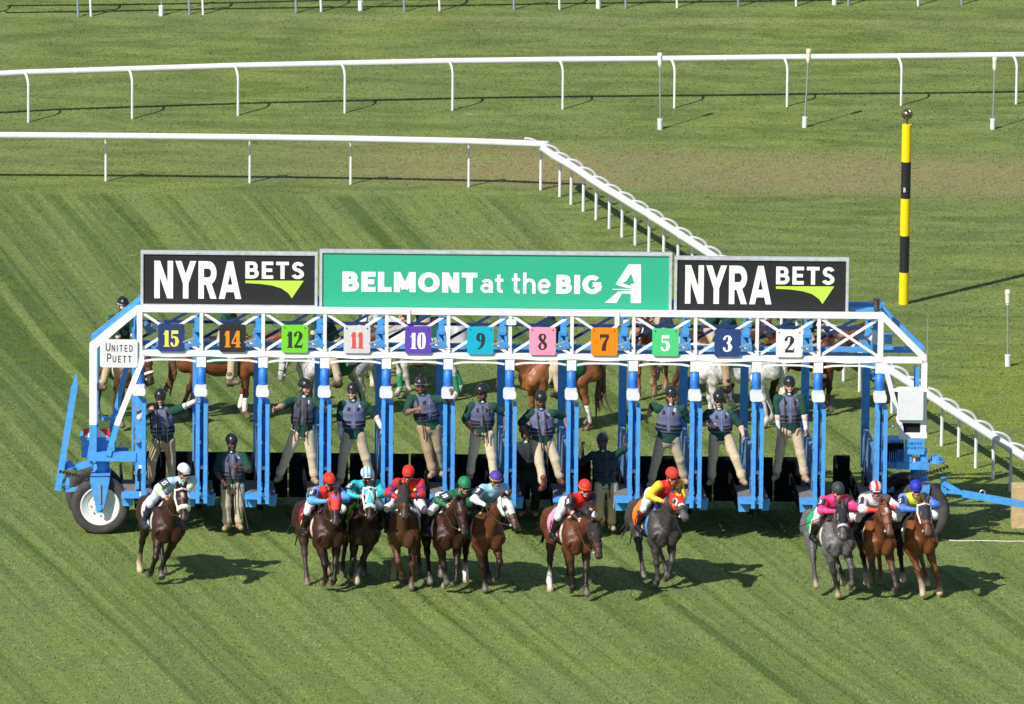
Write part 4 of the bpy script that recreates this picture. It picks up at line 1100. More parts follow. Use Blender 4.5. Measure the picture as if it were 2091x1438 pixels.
def make_person(root, pel, head, hands, feet, fwd=(0, -1, 0), look=None, O=None, kneedir=None, elbowdir=None, toes=None, sc=1.0, ride=False):
    """every argument in the frame of root. hands and feet: (image left, image right) for someone facing the camera"""
    O = O or {}; up3 = np.array([0, 0, 1.0]); pel = np.array(pel, float); head = np.array(head, float); fwd = nrm(fwd)
    spine = head-pel; u = nrm(spine); L = np.linalg.norm(spine)
    if L > .86: pel = head-u*.86
    if L < .66 and not ride: pel = head-u*.66
    side = nrm(np.cross(fwd, up3))                # person's right hand side ... image left when facing the camera
    side = -side                                  # image right = person's left
    f2 = nrm(np.cross(side, u)); f2 = f2 if f2@fwd > 0 else -f2
    look = nrm(look) if look is not None else nrm(fwd+np.array([0, 0, -.12]))
    neck = head-u*.125+f2*(-.01); sh = head-u*.245*1.0
    if ride == 'jockey': neck = head-np.array([0, 0, .10])-fwd*.06; sh = head-np.array([0, 0, .17])-fwd*.13
    wdt = O.get('width', 1.0); skin = SKIN[O.get('skin', 'tan')]; S = {}
    shp = [sh-side*.205*wdt-u*.01, sh+side*.205*wdt-u*.01]; hp = [pel-side*.11, pel+side*.11]
    uu = nrm(sh-pel); mid = pel+(sh-pel)*.42+f2*.015; chest = pel+(sh-pel)*.78+f2*.01
    elb, wr, kn, an = [], [], [], []
    for i in (0, 1):
        sg = -1 if i == 0 else 1
        pole = (elbowdir[i] if elbowdir is not None else side*sg*.8-up3*.7-fwd*.3)
        e, w_ = ik(shp[i], hands[i], .29, .265, pole); elb.append(e); wr.append(w_)
        kd = kneedir[i] if kneedir is not None else fwd+side*sg*.35
        a_ = np.array(feet[i], float)+[0, 0, .09]; dl = np.linalg.norm(a_-hp[i]); ll = min(.43, max(dl*.508, .36)) if not ride else .43; k_, a2 = ik(hp[i], a_, ll, ll*.98, kd); kn.append(k_); an.append(a2)
    fat = O.get('fat', 1.0)
    # skin body, one continuous surface
    b = Body()
    b.cap(pel, mid, .100, .095, skin, 1.25, side); b.cap(mid, chest, .095, .105, skin, 1.35, side); b.cap(shp[0], shp[1], .050, .050, skin)
    b.cap(neck-u*.10, head-u*.02, .056, .052, skin)
    for i in (0, 1):
        b.cap(shp[i], elb[i], .055, .046, skin); b.cap(elb[i], elb[i]+(wr[i]-elb[i])*.35, .047, .048, skin); b.cap(elb[i]+(wr[i]-elb[i])*.3, wr[i], .048, .030, skin)
        b.cap(hp[i], kn[i], .078, .053, skin); b.cap(kn[i], an[i], .055, .038, skin)
    body = grow(b, .016, .035)
    hz = nrm(up3-look*(look@up3)); hx = np.cross(hz, look); Rh = np.stack([-hx*-1, -look, hz], 1)
    Rh = np.stack([nrm(np.cross(-look, hz)), -look, hz], 1)
    parts = [body, xform(head_part(O.get('skin', 'tan'), O.get('beard', False), O.get('glasses', True)), Rh, head-hz*.01)]
    glove = O.get('glove'); kinds = O.get('hands', ('relax', 'relax'))
    for i in (0, 1):
        d = nrm(wr[i]-elb[i]); z = -d; inw = (side if i == 0 else -side); y = -nrm(inw-d*(inw@d)) if O.get('palms', 'in') == 'in' else -nrm(fwd-d*(fwd@d))
        x = np.cross(y, z)
        # thumb should point forwards or up: choose the mirrored hand when needed
        th = fwd+up3*.6; left = (x@th) < 0
        parts.append(xform(hand_part(kinds[i], glove if glove else O.get('skin', 'tan'), left), np.stack([x, y, z], 1), wr[i]))
    bo = put('body', join(*parts), 'skin', root)
    # trousers
    tc = np.array(O.get('pants', (.42, .33, .21))); b = Body(); lo = O.get('loose', 1.0)
    if O.get('breeches'):
        b.cap(pel+u*.06, pel-u*.02, .125, .135, tc, 1.18, side)
        for i in (0, 1): b.cap(hp[i]-f2*.03, hp[i]+(kn[i]-hp[i])*.6, .108, .085, tc); b.cap(hp[i]+(kn[i]-hp[i])*.6, kn[i], .085, .066, tc); b.cap(kn[i], kn[i]+(an[i]-kn[i])*.25, .066, .058, tc)
    else:
        b.cap(pel+u*.12, pel, .130*fat, .135*fat, tc, 1.36, side)
        for i in (0, 1):
            b.cap(hp[i], kn[i], .116*lo, .088*lo, tc); b.cap(kn[i], an[i]+(kn[i]-an[i])*.20, .086*lo, .072*lo, tc)
            b.cap(an[i]+(kn[i]-an[i])*.22, an[i]+(kn[i]-an[i])*.13, .078*lo, .076*lo, tc)
    put('trousers', grow(b, .016, .03, .007, 15), 'cloth' if not O.get('breeches') else 'silk', root)
    # boots
    for i in (0, 1):
        bc = np.array(O.get('boots', (.36, .24, .13))); b = Body()
        td = nrm(toes[i]) if toes is not None else nrm(fwd+side*(-.28 if i == 0 else .28)); td = nrm(np.array([td[0], td[1], td[2] if ride else 0]))
        a_ = an[i]
        if O.get('tall_boots'):
            d = kn[i]-a_; b.cap(a_, a_+d*.45, .045, .056, bc); b.cap(a_+d*.45, a_+d*.80, .057, .060, bc); b.cap(a_+d*.80, a_+d*.86, .062, .062, O.get('boot_top', bc))
        else: b.cap(a_+up3*.12, a_-up3*.03, .060, .060, bc)
        b.cap(a_-up3*.040-td*.045, a_-up3*.045+td*.17, .052, .044, bc, 1.05, np.cross(td, up3)); b.cap(a_-up3*.075-td*.05, a_-up3*.075+td*.18, .024, .022, bc*.5, 1.9, np.cross(td, up3))
        put('boot', grow(b, .013, .025), 'leather', root)
    # shirt
    s1 = O.get('shirt', (.012, .050, .038)); tor = seg_cols(O.get('torso', s1), 1); sl = seg_cols(O.get('sleeve', s1), 1); sr = seg_cols(O.get('sleeve_r', O.get('sleeve', s1)), 1)
    b = Body(); slim = .92 if ride == 'jockey' else 1.0; infl = .010 if ride == 'jockey' else 0
    split_path(b, [pel+u*(.0 if ride == 'jockey' else -.02), mid, chest, sh-u*.05], [.136*slim*fat, .134*slim*fat, .138*slim, .105], tor, 1.42, side)
    for i in (0, 1): b.cap(sh-u*.02, shp[i], .085, .072, tor[-1]); 
    b.cap(sh, neck+u*.03, .075, .066, tor[-1])
    tee = O.get('tee', True)
    for i in (0, 1):
        cs = sl if i == 0 else sr
        if tee: b.cap(shp[i], elb[i]+(shp[i]-elb[i])*.12, .084, .078, cs[0])
        else: split_path(b, [shp[i], elb[i], wr[i]], [.072+infl, .058+infl, .040], cs)
    for (ck, cx_, cy_, cz_, r, col) in O.get('spots', []):       # small motifs laid on the cloth
        base = {'c': chest, 'l': shp[0], 'r': shp[1], 'el': elb[0], 'er': elb[1]}[ck]
        b.ball(base+side*cx_+u*cy_+f2*cz_, r, col)
    if not ride: b.cut(-u, pel-u*.045)
    shn = grow(b, .014, .03, .006 if ride != 'jockey' else .007, 32)
    put('shirt', shn, 'cloth' if ride != 'jockey' else 'silk', root)
    if O.get('undersleeve') is not None:
        for i in (0, 1):
            if not O.get('under_both', True) and i == 0: continue
            b = Body(); b.cap(elb[i]+(shp[i]-elb[i])*.25, elb[i], .060, .058, O['undersleeve']); b.cap(elb[i], wr[i], .058, .042, O['undersleeve']); put('undersleeve', grow(b, .012, .02, .003, 40), 'cloth', root)
    # vest
    vc = O.get('vest')
    if vc is not None:
        b = Body(); q0 = pel+(sh-pel)*.30
        b.cap(q0, mid, .152*fat, .156*fat, vc, 1.42, side); b.cap(mid, chest, .156*fat, .160, vc, 1.40, side); b.cap(chest, sh-u*.07, .160, .140, vc, 1.34, side)
        for sg in (-1, 1): b.cap(sh+side*sg*.105-u*.12+f2*.02, sh+side*sg*.095+u*.03, .070, .056, vc)
        b.cut(-u, q0-u*.02)
        P_, F, C = grow(b, .013, .03, .004, 36)
        rel = P_-pel; uu_ = rel@nrm(sh-pel); ss = rel@side; ff = rel@f2; LL = np.linalg.norm(sh-pel)
        C = np.tile(np.array(vc, float), (len(P_), 1))
        if O.get('bands', True):
            for z0, z1 in ((.33, .41), (.45, .53)):
                m_ = (uu_ > LL*z0) & (uu_ < LL*z1) & (np.abs(ss) > .035); C[m_] = (.018, .016, .018)
            m_ = (np.abs(ss) < .008) & (ff > 0); C[m_] = np.array(vc)*1.5+.02
            for sg in (-1, 1): m_ = (np.abs(ss-sg*.085) < .028) & (np.abs(uu_-LL*.90) < .035) & (ff > 0); C[m_] = (.02, .02, .025)
            m_ = (np.abs(ss-.115) < .020) & (np.abs(uu_-LL*1.0) < .030) & (ff > 0); C[m_] = (.5, .5, .52)
        put('vest', (P_, F, C), 'cloth', root)
    # collar
    if O.get('collar', True) and not ride == 'jockey':
        b = Body(); b.cap(neck-u*.035+f2*.035, neck-u*.02+f2*.03, .046, .044, O.get('collar_col', (.62, .62, .62))); put('undershirt', grow(b, .012, .02), 'cloth', root)
    # helmet
    H = O.get('helmet', {'col': (.018, .018, .020)}); c = np.array(H['col'], float); b = Body(); hs = H.get('size', 1.0)
    b.cap((0, .025, .060), (0, -.015, .062), .122*hs, .117*hs, c, .93, (1, 0, 0)); b.cut((0, -.10, -1), (0, 0, .028))
    shell = grow(b, .010, .02)
    P_, F, C = shell
    if H.get('stripes') is not None:
        a_ = np.arctan2(P_[:, 0], .14-P_[:, 1]*0+np.abs(P_[:, 2])*0) ; n_ = H.get('n', .036)
        C = C.copy(); m_ = (np.floor(P_[:, 0]/n_+.5*H.get('odd', 1)).astype(int) % 2) == 0; C[m_] = H['stripes']
    if H.get('rim') is not None: C = C.copy(); C[P_[:, 2] < .066] = H['rim']
    if H.get('band') is not None: C = C.copy(); m_ = (P_[:, 2] < .062) & (P_[:, 2] > .040); C[m_] = H['band']
    b = Body(); pk = np.array(H.get('peak', c*.8)); b.cap((-.05, -.105, .048), (.05, -.105, .048), .026, .026, pk); b.cap((-.035, -.130, .042), (.035, -.130, .042), .014, .014, pk)
    b.cut((0, .25, 1), (0, -.12, .056)); b.cut((0, -.25, -1), (0, -.12, .040))
    peak = grow(b, .008, .02)
    b = Body(); st = (.012, .012, .012)
    for q in (-1, 1): b.cap((q*.098, -.02, .04), (q*.062, -.05, -.085), .009, .009, st)
    b.cap((-.062, -.05, -.085), (.062, -.05, -.085), .009, .009, st)
    strap = grow(b, .007, .01)
    if H.get('pompom'): b = Body(); b.ball((0, .0, .20), .045, (.02, .02, .022)); b.cap((0, .01, .08), (0, .0, .19), .10, .03, (.02, .02, .022)); shell2 = grow(b, .010, .03); put('pompom_cap', xform(shell2, Rh, head), 'cloth', root)
    put('helmet', join(xform((P_, F, C), Rh, head), xform(peak, Rh, head), xform(strap, Rh, head)), 'capcloth' if ride == 'jockey' else 'gloss', root)
    # rope leads hung round the neck
    for (i, x0, x1, dz) in O.get('leads', []):
        p0 = sh+side*x0+f2*.14+u*.02; p1 = chest+side*(x0+.01)+f2*.175-u*.02; p2 = mid+side*((x0+x1)/2)+f2*.20; p3 = pel+side*x1+f2*.19; p4 = pel+side*(x1+.02)+f2*.18-up3*dz
        MB().tube([sh+side*x0*.9-f2*.02+u*.05, p0, p1, p2, p3, p4], .011, 6).obj('lead_strap', 'strap', root)
    S.update(neck=neck, sh=sh, shp=shp, elb=elb, wr=wr, pel=pel, side=side, u=u, f2=f2, head=head, mid=mid, chest=chest, kn=kn, an=an)
    return S
M['strap'] = mat('brown_strap', (.055, .030, .022), .7)

# ---- gate crew
crn = [0]
def crew(label, yl, head, pel, hands, feet, dz=None, O=None, dh=(0, 0), df=(0, 0), look=None, group='gate crew in helmets and vests', sc=1.0, **kw):
    q = GW(*pel, yl); g = np.array([q[0], q[1], 0.0]); root = thing('person', label, 'person', tuple(g), 0, group)
    O = dict(O); crn[0] += 1; v_ = 1+.13*math.sin(crn[0]*2.4); O['pants'] = tuple(np.array(O['pants'])*v_); O['vest'] = tuple(np.array(O['vest'])*(1+.15*math.cos(crn[0]*1.7)))
    W = lambda p, d=0: GW(p[0], p[1], yl+d)-g
    S = make_person(root, W(pel), W(head), [W(hands[i], dh[i]) for i in (0, 1)], [W(feet[i], df[i]) for i in (0, 1)], look=look, O=O, **kw)
    return root, S
GREEN = (.014, .058, .042); VEST = (.105, .120, .205); KH = (.54, .43, .285); KH2 = (.40, .285, .16)
base = dict(shirt=GREEN, vest=VEST, pants=KH)
W_ = (.62, .62, .66)
crew('crewman in tan trousers and white undersleeves reaching up in the stall marked 15', .06, (327, 813), (334, 903), ((303, 838), (407, 815)), ((308, 985), (350, 990)),
     O=dict(base, pants=KH2, undersleeve=W_, hands=('grip', 'grip'), skin='tan', leads=[(0, -.08, -.06, .45), (1, .10, .09, .55)]), dh=(-.35, -.35), df=(-.1, .1), look=(.03, -1, -.12))
crew('crewman standing on the grass below the stall marked 14 with a radio', -.05, (473, 905), (475, 992), ((456, 985), (488, 955)), ((464, 1080), (488, 1078)),
     O=dict(base, pants=(.58, .50, .38), skin='dark', glasses=False, hands=('grip', 'relax'), leads=[(0, -.06, -.04, .3), (1, .06, .05, .5)]), dh=(-.2, -.28), look=(.35, -1, -.1))
crew('crewman with head turned right and arms wide in the stall marked 12', .06, (622, 792), (617, 893), ((556, 838), (664, 835)), ((569, 983), (642, 985)),
     O=dict(base, vest=(.055, .062, .085), skin='tan', glasses=False, hands=('grip', 'open'), leads=[(0, -.07, -.14, .12), (1, .05, .03, .12)]), dh=(-.5, -.35), df=(-.1, .0), look=(.75, -.75, -.15))
crew('crewman in dark goggles with one white sleeve in the stall marked 11', .06, (721, 800), (722, 890), ((695, 888), (778, 872)), ((695, 988), (759, 990)),
     O=dict(base, undersleeve=W_, skin='light', hands=('relax', 'grip')), dh=(-.1, -.1), look=(-.35, -1, -.1))
crew('crewman in pompom cap with one hand on his chest in the stall marked 10', .06, (859, 788), (876, 872), ((850, 836), (922, 803)), ((887, 990), (899, 985)),
     O=dict(base, pants=KH2, bands=True, skin='brown', beard=True, hands=('open', 'grip'), width=1.1, fat=1.08, helmet={'col': (.02, .02, .022), 'band': (.75, .75, .75), 'pompom': True}, leads=[(0, -.12, -.10, .2)]), dh=(-.30, -.3), df=(-.1, .15), look=(-.05, -1, -.05))
crew('bearded crewman with head turned left in the stall marked 9', .06, (985, 803), (985, 885), ((966, 880), (1031, 872)), ((958, 985), (1010, 988)),
     O=dict(base, pants=(.56, .47, .32), skin='brown', beard=True, leads=[(0, .0, .02, .15), (1, .11, .10, .15)]), dh=(-.15, .1), df=(.2, -.1), look=(-.7, -.8, -.15))
crew('bearded crewman with long untucked shirt and brown boots in the stall marked 8', .06, (1105, 817), (1108, 903), ((1078, 890), (1159, 876)), ((1110, 1003), (1144, 986)),
     O=dict(base, pants=(.56, .47, .32), skin='brown', beard=True, glasses=False, boots=(.13, .035, .02), fat=1.05, leads=[(0, -.08, -.02, .3), (1, .06, .08, .6)]), dh=(.0, .05), df=(-.5, -.2), look=(0, -1, -.3))
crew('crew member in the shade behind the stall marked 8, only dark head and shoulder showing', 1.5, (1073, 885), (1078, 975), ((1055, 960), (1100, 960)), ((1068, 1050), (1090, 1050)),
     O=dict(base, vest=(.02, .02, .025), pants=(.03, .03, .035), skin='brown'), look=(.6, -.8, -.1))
crew('crewman standing low with both arms raised to the posts in the stall marked 7', .35, (1230, 903), (1238, 992), ((1188, 915), (1280, 890)), ((1228, 1075), (1248, 1080)),
     O=dict(base, vest=(.04, .045, .06), skin='dark', glasses=False, tee=False, sleeve=[(.010, .045, .032), (.04, .04, .05)], hands=('grip', 'open'), leads=[(0, .04, .05, .2)]), dh=(.2, -.2), look=(.0, -1, -.1), elbowdir=[(-.3, 0, -1), (.3, 0, -1)])
crew('stocky crewman bracing with both arms in the stall marked 5', .06, (1371, 808), (1364, 898), ((1322, 852), (1412, 846)), ((1330, 990), (1397, 985)),
     O=dict(base, skin='tan', hands=('grip', 'grip'), width=1.08, fat=1.1), dh=(.1, .35), df=(0, .1), look=(0, -1, -.05), elbowdir=[(-.7, .6, -.5), (.5, .5, -.8)])
crew('crewman stepping wide with one hand hanging free in the stall marked 3', .06, (1468, 817), (1472, 893), ((1448, 868), (1518, 890)), ((1452, 990), (1517, 987)),
     O=dict(base, skin='light', hands=('relax', 'relax')), dh=(-.1, -.25), df=(.2, -.15), look=(0, -1, -.25))
crew('tall crewman with white sleeves on both forearms in the stall marked 2', .06, (1612, 787), (1613, 893), ((1590, 890), (1647, 884)), ((1583, 988), (1646, 992)),
     O=dict(base, undersleeve=W_, skin='light', hands=('relax', 'relax'), width=1.08, leads=[(0, -.10, -.12, .25), (1, .09, .08, -.1)]), dh=(-.15, -.15), df=(.1, -.2), look=(.1, -1, .0))
# ---------------------------------------------------------------- horses
def horse_head(pal, blaze=None):
    """poll at the origin, muzzle along +x, forehead towards +z, side y"""
    c, dk, mz = [np.array(pal[k], float) for k in ('body', 'dark', 'muzzle')]; Y = (0, 1, 0); b = Body()
    b.cap((.03, 0, -.01), (.20, 0, .0), .098, .092, c, .92, Y); b.cap((.20, 0, .005), (.46, 0, -.01), .080, .052, c, .88, Y)
    b.cap((.46, 0, -.02), (.545, 0, -.035), .056, .055, mz, 1.0, Y); b.cap((.50, 0, -.065), (.555, 0, -.075), .030, .028, mz, 1.2, Y)
    for q in (-1, 1):
        b.cap((.10, q*.035, -.09), (.22, q*.035, -.085), .072, .060, c); b.cap((.24, q*.02, -.07), (.46, q*.015, -.06), .045, .035, c)
        b.ball((.195, q*.080, .022), .024, dk*.5); b.cap((.175, q*.076, .045), (.225, q*.072, .045), .018, .014, c)
        b.cap((-.005, q*.060, .06), (-.03, q*.070, .135), .030, .026, c); b.cap((-.03, q*.070, .135), (-.035, q*.070, .205), .026, .008, c)
        b.ball((.565, q*.032, -.015), .016, (.01, .008, .008)); b.cap((.50, q*.035, -.02), (.56, q*.030, -.02), .030, .026, mz)
        b.cap((.30, q*.060, .01), (.42, q*.045, -.01), .020, .014, c)
    if blaze: b.cap((.14+(0 if blaze > 1 else .0), 0, .078), (.20 if blaze == 1 else .44, 0, .075 if blaze == 1 else .038), .022, .018, (.7, .68, .64))
    return grow(b, .0095, .025, soft=.006)
PAL = {
    'darkbay': dict(body=(.036, .013, .008), leg=(.012, .009, .008), dark=(.02, .012, .01), muzzle=(.03, .018, .014), hair=(.010, .008, .007)),
    'blackbay': dict(body=(.026, .011, .008), leg=(.010, .008, .007), dark=(.02, .012, .01), muzzle=(.020, .013, .011), hair=(.008, .006, .006)),
    'bay': dict(body=(.095, .032, .013), leg=(.014, .010, .009), dark=(.02, .012, .01), muzzle=(.045, .028, .022), hair=(.010, .008, .007)),
    'brown': dict(body=(.080, .034, .016), leg=(.075, .033, .018), dark=(.03, .016, .01), muzzle=(.05, .032, .026), hair=(.03, .014, .010)),
    'chestnut': dict(body=(.150, .048, .017), leg=(.150, .055, .024), dark=(.03, .016, .01), muzzle=(.09, .045, .032), hair=(.12, .045, .02)),
    'sorrel': dict(body=(.27, .10, .037), leg=(.24, .095, .04), dark=(.03, .016, .01), muzzle=(.13, .06, .04), hair=(.11, .055, .035)),
    'grey': dict(body=(.115, .108, .112), leg=(.06, .056, .058), dark=(.03, .03, .03), muzzle=(.09, .085, .09), hair=(.05, .048, .05)),
    'darkgrey': dict(body=(.050, .043, .043), leg=(.050, .044, .044), dark=(.02, .02, .02), muzzle=(.10, .095, .10), hair=(.02, .018, .018)),
    'white': dict(body=(.62, .60, .57), leg=(.52, .50, .47), dark=(.05, .05, .05), muzzle=(.22, .20, .20), hair=(.60, .56, .47)),
    'palegrey': dict(body=(.44, .43, .42), leg=(.30, .29, .28), dark=(.05, .05, .05), muzzle=(.24, .23, .24), hair=(.40, .37, .31)),
}
def make_horse(label, G, yaw, poll, muzzle_dir, hoofs, pal='bay', group=None, O=None, standing=False, sc=1.0):
    """hoofs: local (x fwd, y left, z) in the order right fore, left fore, right hind, left hind; poll local"""
    O = O or {}; pal = dict(PAL[pal]) if isinstance(pal, str) else pal; c, lg = [np.array(pal[k], float) for k in ('body', 'leg')]
    root = thing('race_horse' if not standing else 'horse', label, 'horse', tuple(G), R(yaw)-math.pi/2, group); Y = (0, 1, 0); Z = np.array([0, 0, 1.0])
    dz = -.05 if not standing else 0.0
    def trunk(b, c, e=0.0):
        b.cap((.28, 0, 1.20+dz), (-.25, 0, 1.20+dz), .300+e, .325+e, c, .86, Y)
        b.cap((-.25, 0, 1.20+dz), (-.62, 0, 1.27+dz), .315+e, .270+e, c, .90, Y)
        b.cap((-.60, 0, 1.30+dz), (-.82, 0, 1.26+dz), .275+e, .235+e, c, 1.0, Y)
        b.cap((.20, 0, 1.47+dz), (-.15, 0, 1.47+dz), .105+e, .105+e, c, .8, Y); b.cap((-.15, 0, 1.45+dz), (-.60, 0, 1.47+dz), .10+e, .12+e, c, 1.2, Y)
        return b
    b = trunk(Body(), c); base = .26
    for q in (-1, 1):
        b.cap((-.80, q*.13, 1.34+dz), (-.88, q*.13, 1.12+dz), .150, .165, c); b.cap((.22, q*.135, 1.40+dz), (.47, q*.165, 1.10+dz), .11, .135, c)
        b.cap((.50, q*.10, 1.14+dz), (.50, q*.095, .98+dz), .125, .10, c); b.cap((.30, q*.175, 1.10+dz), (.27, q*.185, .95+dz), .115, .100, c)
    poll = np.array(poll, float); md = nrm(muzzle_dir)
    nb = np.array([.42, 0, 1.27+dz]); nt = np.array([.12, 0, 1.47+dz]); n1 = nb+(poll-nb)*.5+np.array([-.05, 0, .02])
    b.cap(nb, n1, .225, .165, c, .62, Y); b.cap(n1, poll+md*.04-Z*.01, .160, .105, c, .72, Y)
    b.cap(nt, n1+nrm(poll-nb)*.02+np.array([-.07, 0, .06]), .11, .085, c, .60, Y); b.cap(n1, poll+md*.10-Z*.07, .12, .085, c, .75, Y)
    socks = O.get('socks', {}); bandage = O.get('bandage', {}); hoofcol = O.get('hoof', (.16, .13, .10))
    for i, h in enumerate(hoofs):
        h = np.array(h, float); fore = i < 2; q = -1 if i % 2 == 0 else 1; up = h[2] > .07
        lc = np.array(O.get('legcol', {}).get(i, lg), float); sk = socks.get(i)
        if fore:
            A = np.array([.30, q*.165, .98+dz]); l1, l2 = .43, .30; fold = O.get('fold', {}).get(i, .0 if not up else 1.0)
            pd = nrm(np.array([.45*(1-fold)-.75*fold, 0, -.9*(1-fold)-.55*fold])); fet = h-pd*.15
            kn, fet = ik(A, fet, l1, l2, (1, q*.05, .15)); h = fet+pd*.15
            b.cap(A, A+(kn-A)*.45, .112, .075, c); b.cap(A+(kn-A)*.5, kn, .074, .050, c*.3+lc*.7); b.ball(kn, .056, lc)
            b.cap(kn, fet, .042, .034, lc); b.cap(kn-np.array([.015, 0, 0]), fet-np.array([.018, 0, 0]), .026, .026, lc)
        else:
            S_ = np.array([-.60, q*.165, 1.02+dz]); hipj = np.array([-.82, q*.13, 1.22+dz]); l1, l2 = .44, .42
            fold = O.get('fold', {}).get(i, 0.0 if not up else .6); pd = nrm(np.array([.40*(1-fold)-.8*fold, 0, -.9*(1-fold)-.5*fold])); fet = h-pd*.15
            kn, fet = ik(S_, fet, l1, l2, (-1, 0, .1)); h = fet+pd*.15
            b.cap(hipj, S_, .19, .145, c, .85, Y); b.cap(S_, S_+(kn-S_)*.5, .135, .082, c); b.cap(S_+(kn-S_)*.5, kn, .078, .050, c*.3+lc*.7)
            b.cap(kn+nrm(S_-kn)*.03+np.array([-.035, 0, .05]), kn, .030, .048, lc); b.cap(kn, fet, .046, .036, lc)
        b.ball(fet, .043, lc if not sk else sk)
        if sk: b.cap(fet+(kn-fet)*.30, fet, .040, .040, sk)
        ps = sk if sk else lc
        b.cap(fet, fet+pd*.09, .036, .042, ps); side_h = (0, 1, 0)
        b.cap(fet+pd*.100, h, .050, .064, hoofcol if not sk else (.42, .33, .22), 1.0)
        if i in bandage:
            bb = Body(); bb.cap(fet+(kn-fet)*.72, fet-(kn-fet)*.02, .052, .056, bandage[i]); bb.cut(-(fet-kn)*-1, fet+(kn-fet)*.72) if False else None
            put('bandage', grow(bb, .012, .02, .003, 40), 'cloth', root)
    if not standing:
        b.cap((.70, 0, 1.24+dz), (.655, 0, .96+dz), .030, .045, c, sub=True)                       # breast furrow
        for q in (-1, 1):
            b.cap((.66, q*.215, 1.30+dz), (.56, q*.235, 1.02+dz), .020, .035, c, sub=True)         # furrow before the shoulder
            b.cap((.02, q*.325, 1.38+dz), (.14, q*.325, 1.06+dz), .018, .030, c, sub=True)         # furrow behind the shoulder
            b.cap(nb+np.array([.10, q*.125, .05]), n1+np.array([.09, q*.085, -.02]), .016, .014, c, sub=True)   # throat groove
    body = grow(b, .019 if not standing else .022, .042, wob=.004, wf=21, soft=.020)
    hx = md; hz = Z-hx*(hx@Z); hz = nrm(hz) if np.linalg.norm(hz) > .05 else np.array([1.0, 0, 0]); hz = hz if hz[2] >= 0 or True else -hz
    if hx[2] < -.93: hz = nrm(np.array([1.0, 0, 0])-hx*hx[0])
    Rh = np.stack([hx, np.cross(hz, hx), hz], 1); hs = O.get('headscale', 1.12 if not standing else 1.04)
    hp = xform(horse_head(pal, O.get('blaze')), Rh*hs, poll)
    if O.get('dapple'):
        P_, F, C = body; C = C*(1+.35*_wob(P_[:, 0:1], P_[:, 1:2], P_[:, 2:3], 55)*(P_[:, 2:3] > .6)); body = (P_, F, C)
    put('body', join(body, hp), 'coat', root)
    H = lambda p: Rh@(np.array(p, float)*hs)+poll
    # mane, forelock, tail
    hc = pal['hair']; b = Body()
    cr0 = poll-md*.03+hz*.085; cr1 = n1+np.array([-.13, 0, .12]); cr2 = nt+np.array([.02, 0, .12])
    pts = [cr0, cr0*.5+cr1*.5+np.array([-.01, 0, .02]), cr1, cr1*.5+cr2*.5, cr2]
    for i in range(4):
        b.cap(pts[i], pts[i+1], .045, .045, hc, .45, Y)
        for t in (.25, .75):
            p = pts[i]*(1-t)+pts[i+1]*t; b.cap(p, p+np.array([.01, -.085, -.14-.04*rng.random()]), .035, .014, hc, 1.4, (1, 0, 0))
    b.cap(H((-.0, 0, .09)), H((.10, .012, .095)), .030, .014, hc, 1.3, (0, 1, 0))
    put('mane', grow(b, .012, .025, .005, 70), 'hair', root)
    b = Body(); t0 = np.array([-1.0, 0, 1.40+dz]); tl = O.get('tail', (-.35, 0, -.75)); tc = O.get('tailcol', hc)
    for k in range(7):
        r_ = rng.normal(0, .05, 3); sp = O.get('tailspread', .9); e1 = t0+np.array([-.13, 0, -.12])+r_*.3; e2 = t0+np.array(tl)*.62+r_*sp; e3 = t0+np.array(tl)*(.85+.3*rng.random())+r_*sp*2.2
        b.cap(t0, e1, .040, .042, tc); b.cap(e1, e2, .040, .034, tc); b.cap(e2, e3, .032, .008, tc)
    put('tail', grow(b, .013, .02, .005, 60), 'hair', root)
    # tack
    hood = O.get('hood')
    if hood is not None:
        hb = Body(); hcx = np.array(hood['col'], float)
        hb.cap((.0, 0, -.01), (.20, 0, .0), .108, .101, hcx, .93, Y); hb.cap((.20, 0, .005), (.345, 0, -.003), .091, .071, hcx, .90, Y)
        for q in (-1, 1): hb.cap((.08, q*.035, -.08), (.22, q*.035, -.08), .080, .068, hcx)
        hb.cut((1, 0, 0), (.335, 0, 0)); hb.cut((-1, 0, 0), (-.03, 0, 0))
        P_, F, C = grow(hb, .010, .02)
        C = C.copy(); ey = hood.get('eye', tuple(c)); er = np.sqrt((P_[:, 0]-.205)**2+(P_[:, 2]-.018)**2); si = np.abs(P_[:, 1]) > .052
        ring = hood.get('ring')
        if ring is not None: C[(er < .066) & si] = ring
        C[(er < (.046 if ring is None else .042)) & si] = ey
        if hood.get('v') is not None: m_ = (P_[:, 2] > .03) & (np.abs(np.abs(P_[:, 1])-(P_[:, 0]-.06)*.30) < .013) & (P_[:, 0] > .06); C[m_] = hood['v']
        if hood.get('edge') is not None: C[(P_[:, 0] > .305)] = hood['edge']
        if hood.get('spot') is not None: C[((P_[:, 0]-.11)**2+P_[:, 1]**2 < .045**2) & (P_[:, 2] > .03)] = hood['spot']
        put('hood', xform((P_, F, C), Rh*hs, poll), 'cloth', root)
        if hood.get('cup') is not None:
            cb = Body()
            for q in (-1, 1): cb.cap((.165, q*.105, .0), (.175, q*.125, .045), .030, .018, hood['cup'], 1.3, (1, 0, 0)); cb.cap((.17, q*.11, -.03), (.165, q*.12, .0), .028, .028, hood['cup'])
            put('blinker_cup', xform(grow(cb, .008, .02), Rh*hs, poll), 'gloss', root)
    br = np.array(O.get('bridle', (.020, .014, .012))); bb = Body()
    ring = [(.40, .055*math.cos(a)*1.12, -.015+.066*math.sin(a)) for a in np.linspace(0, 2*math.pi, 13)]
    for i in range(12): bb.cap(ring[i], ring[i+1], .009, .009, br)
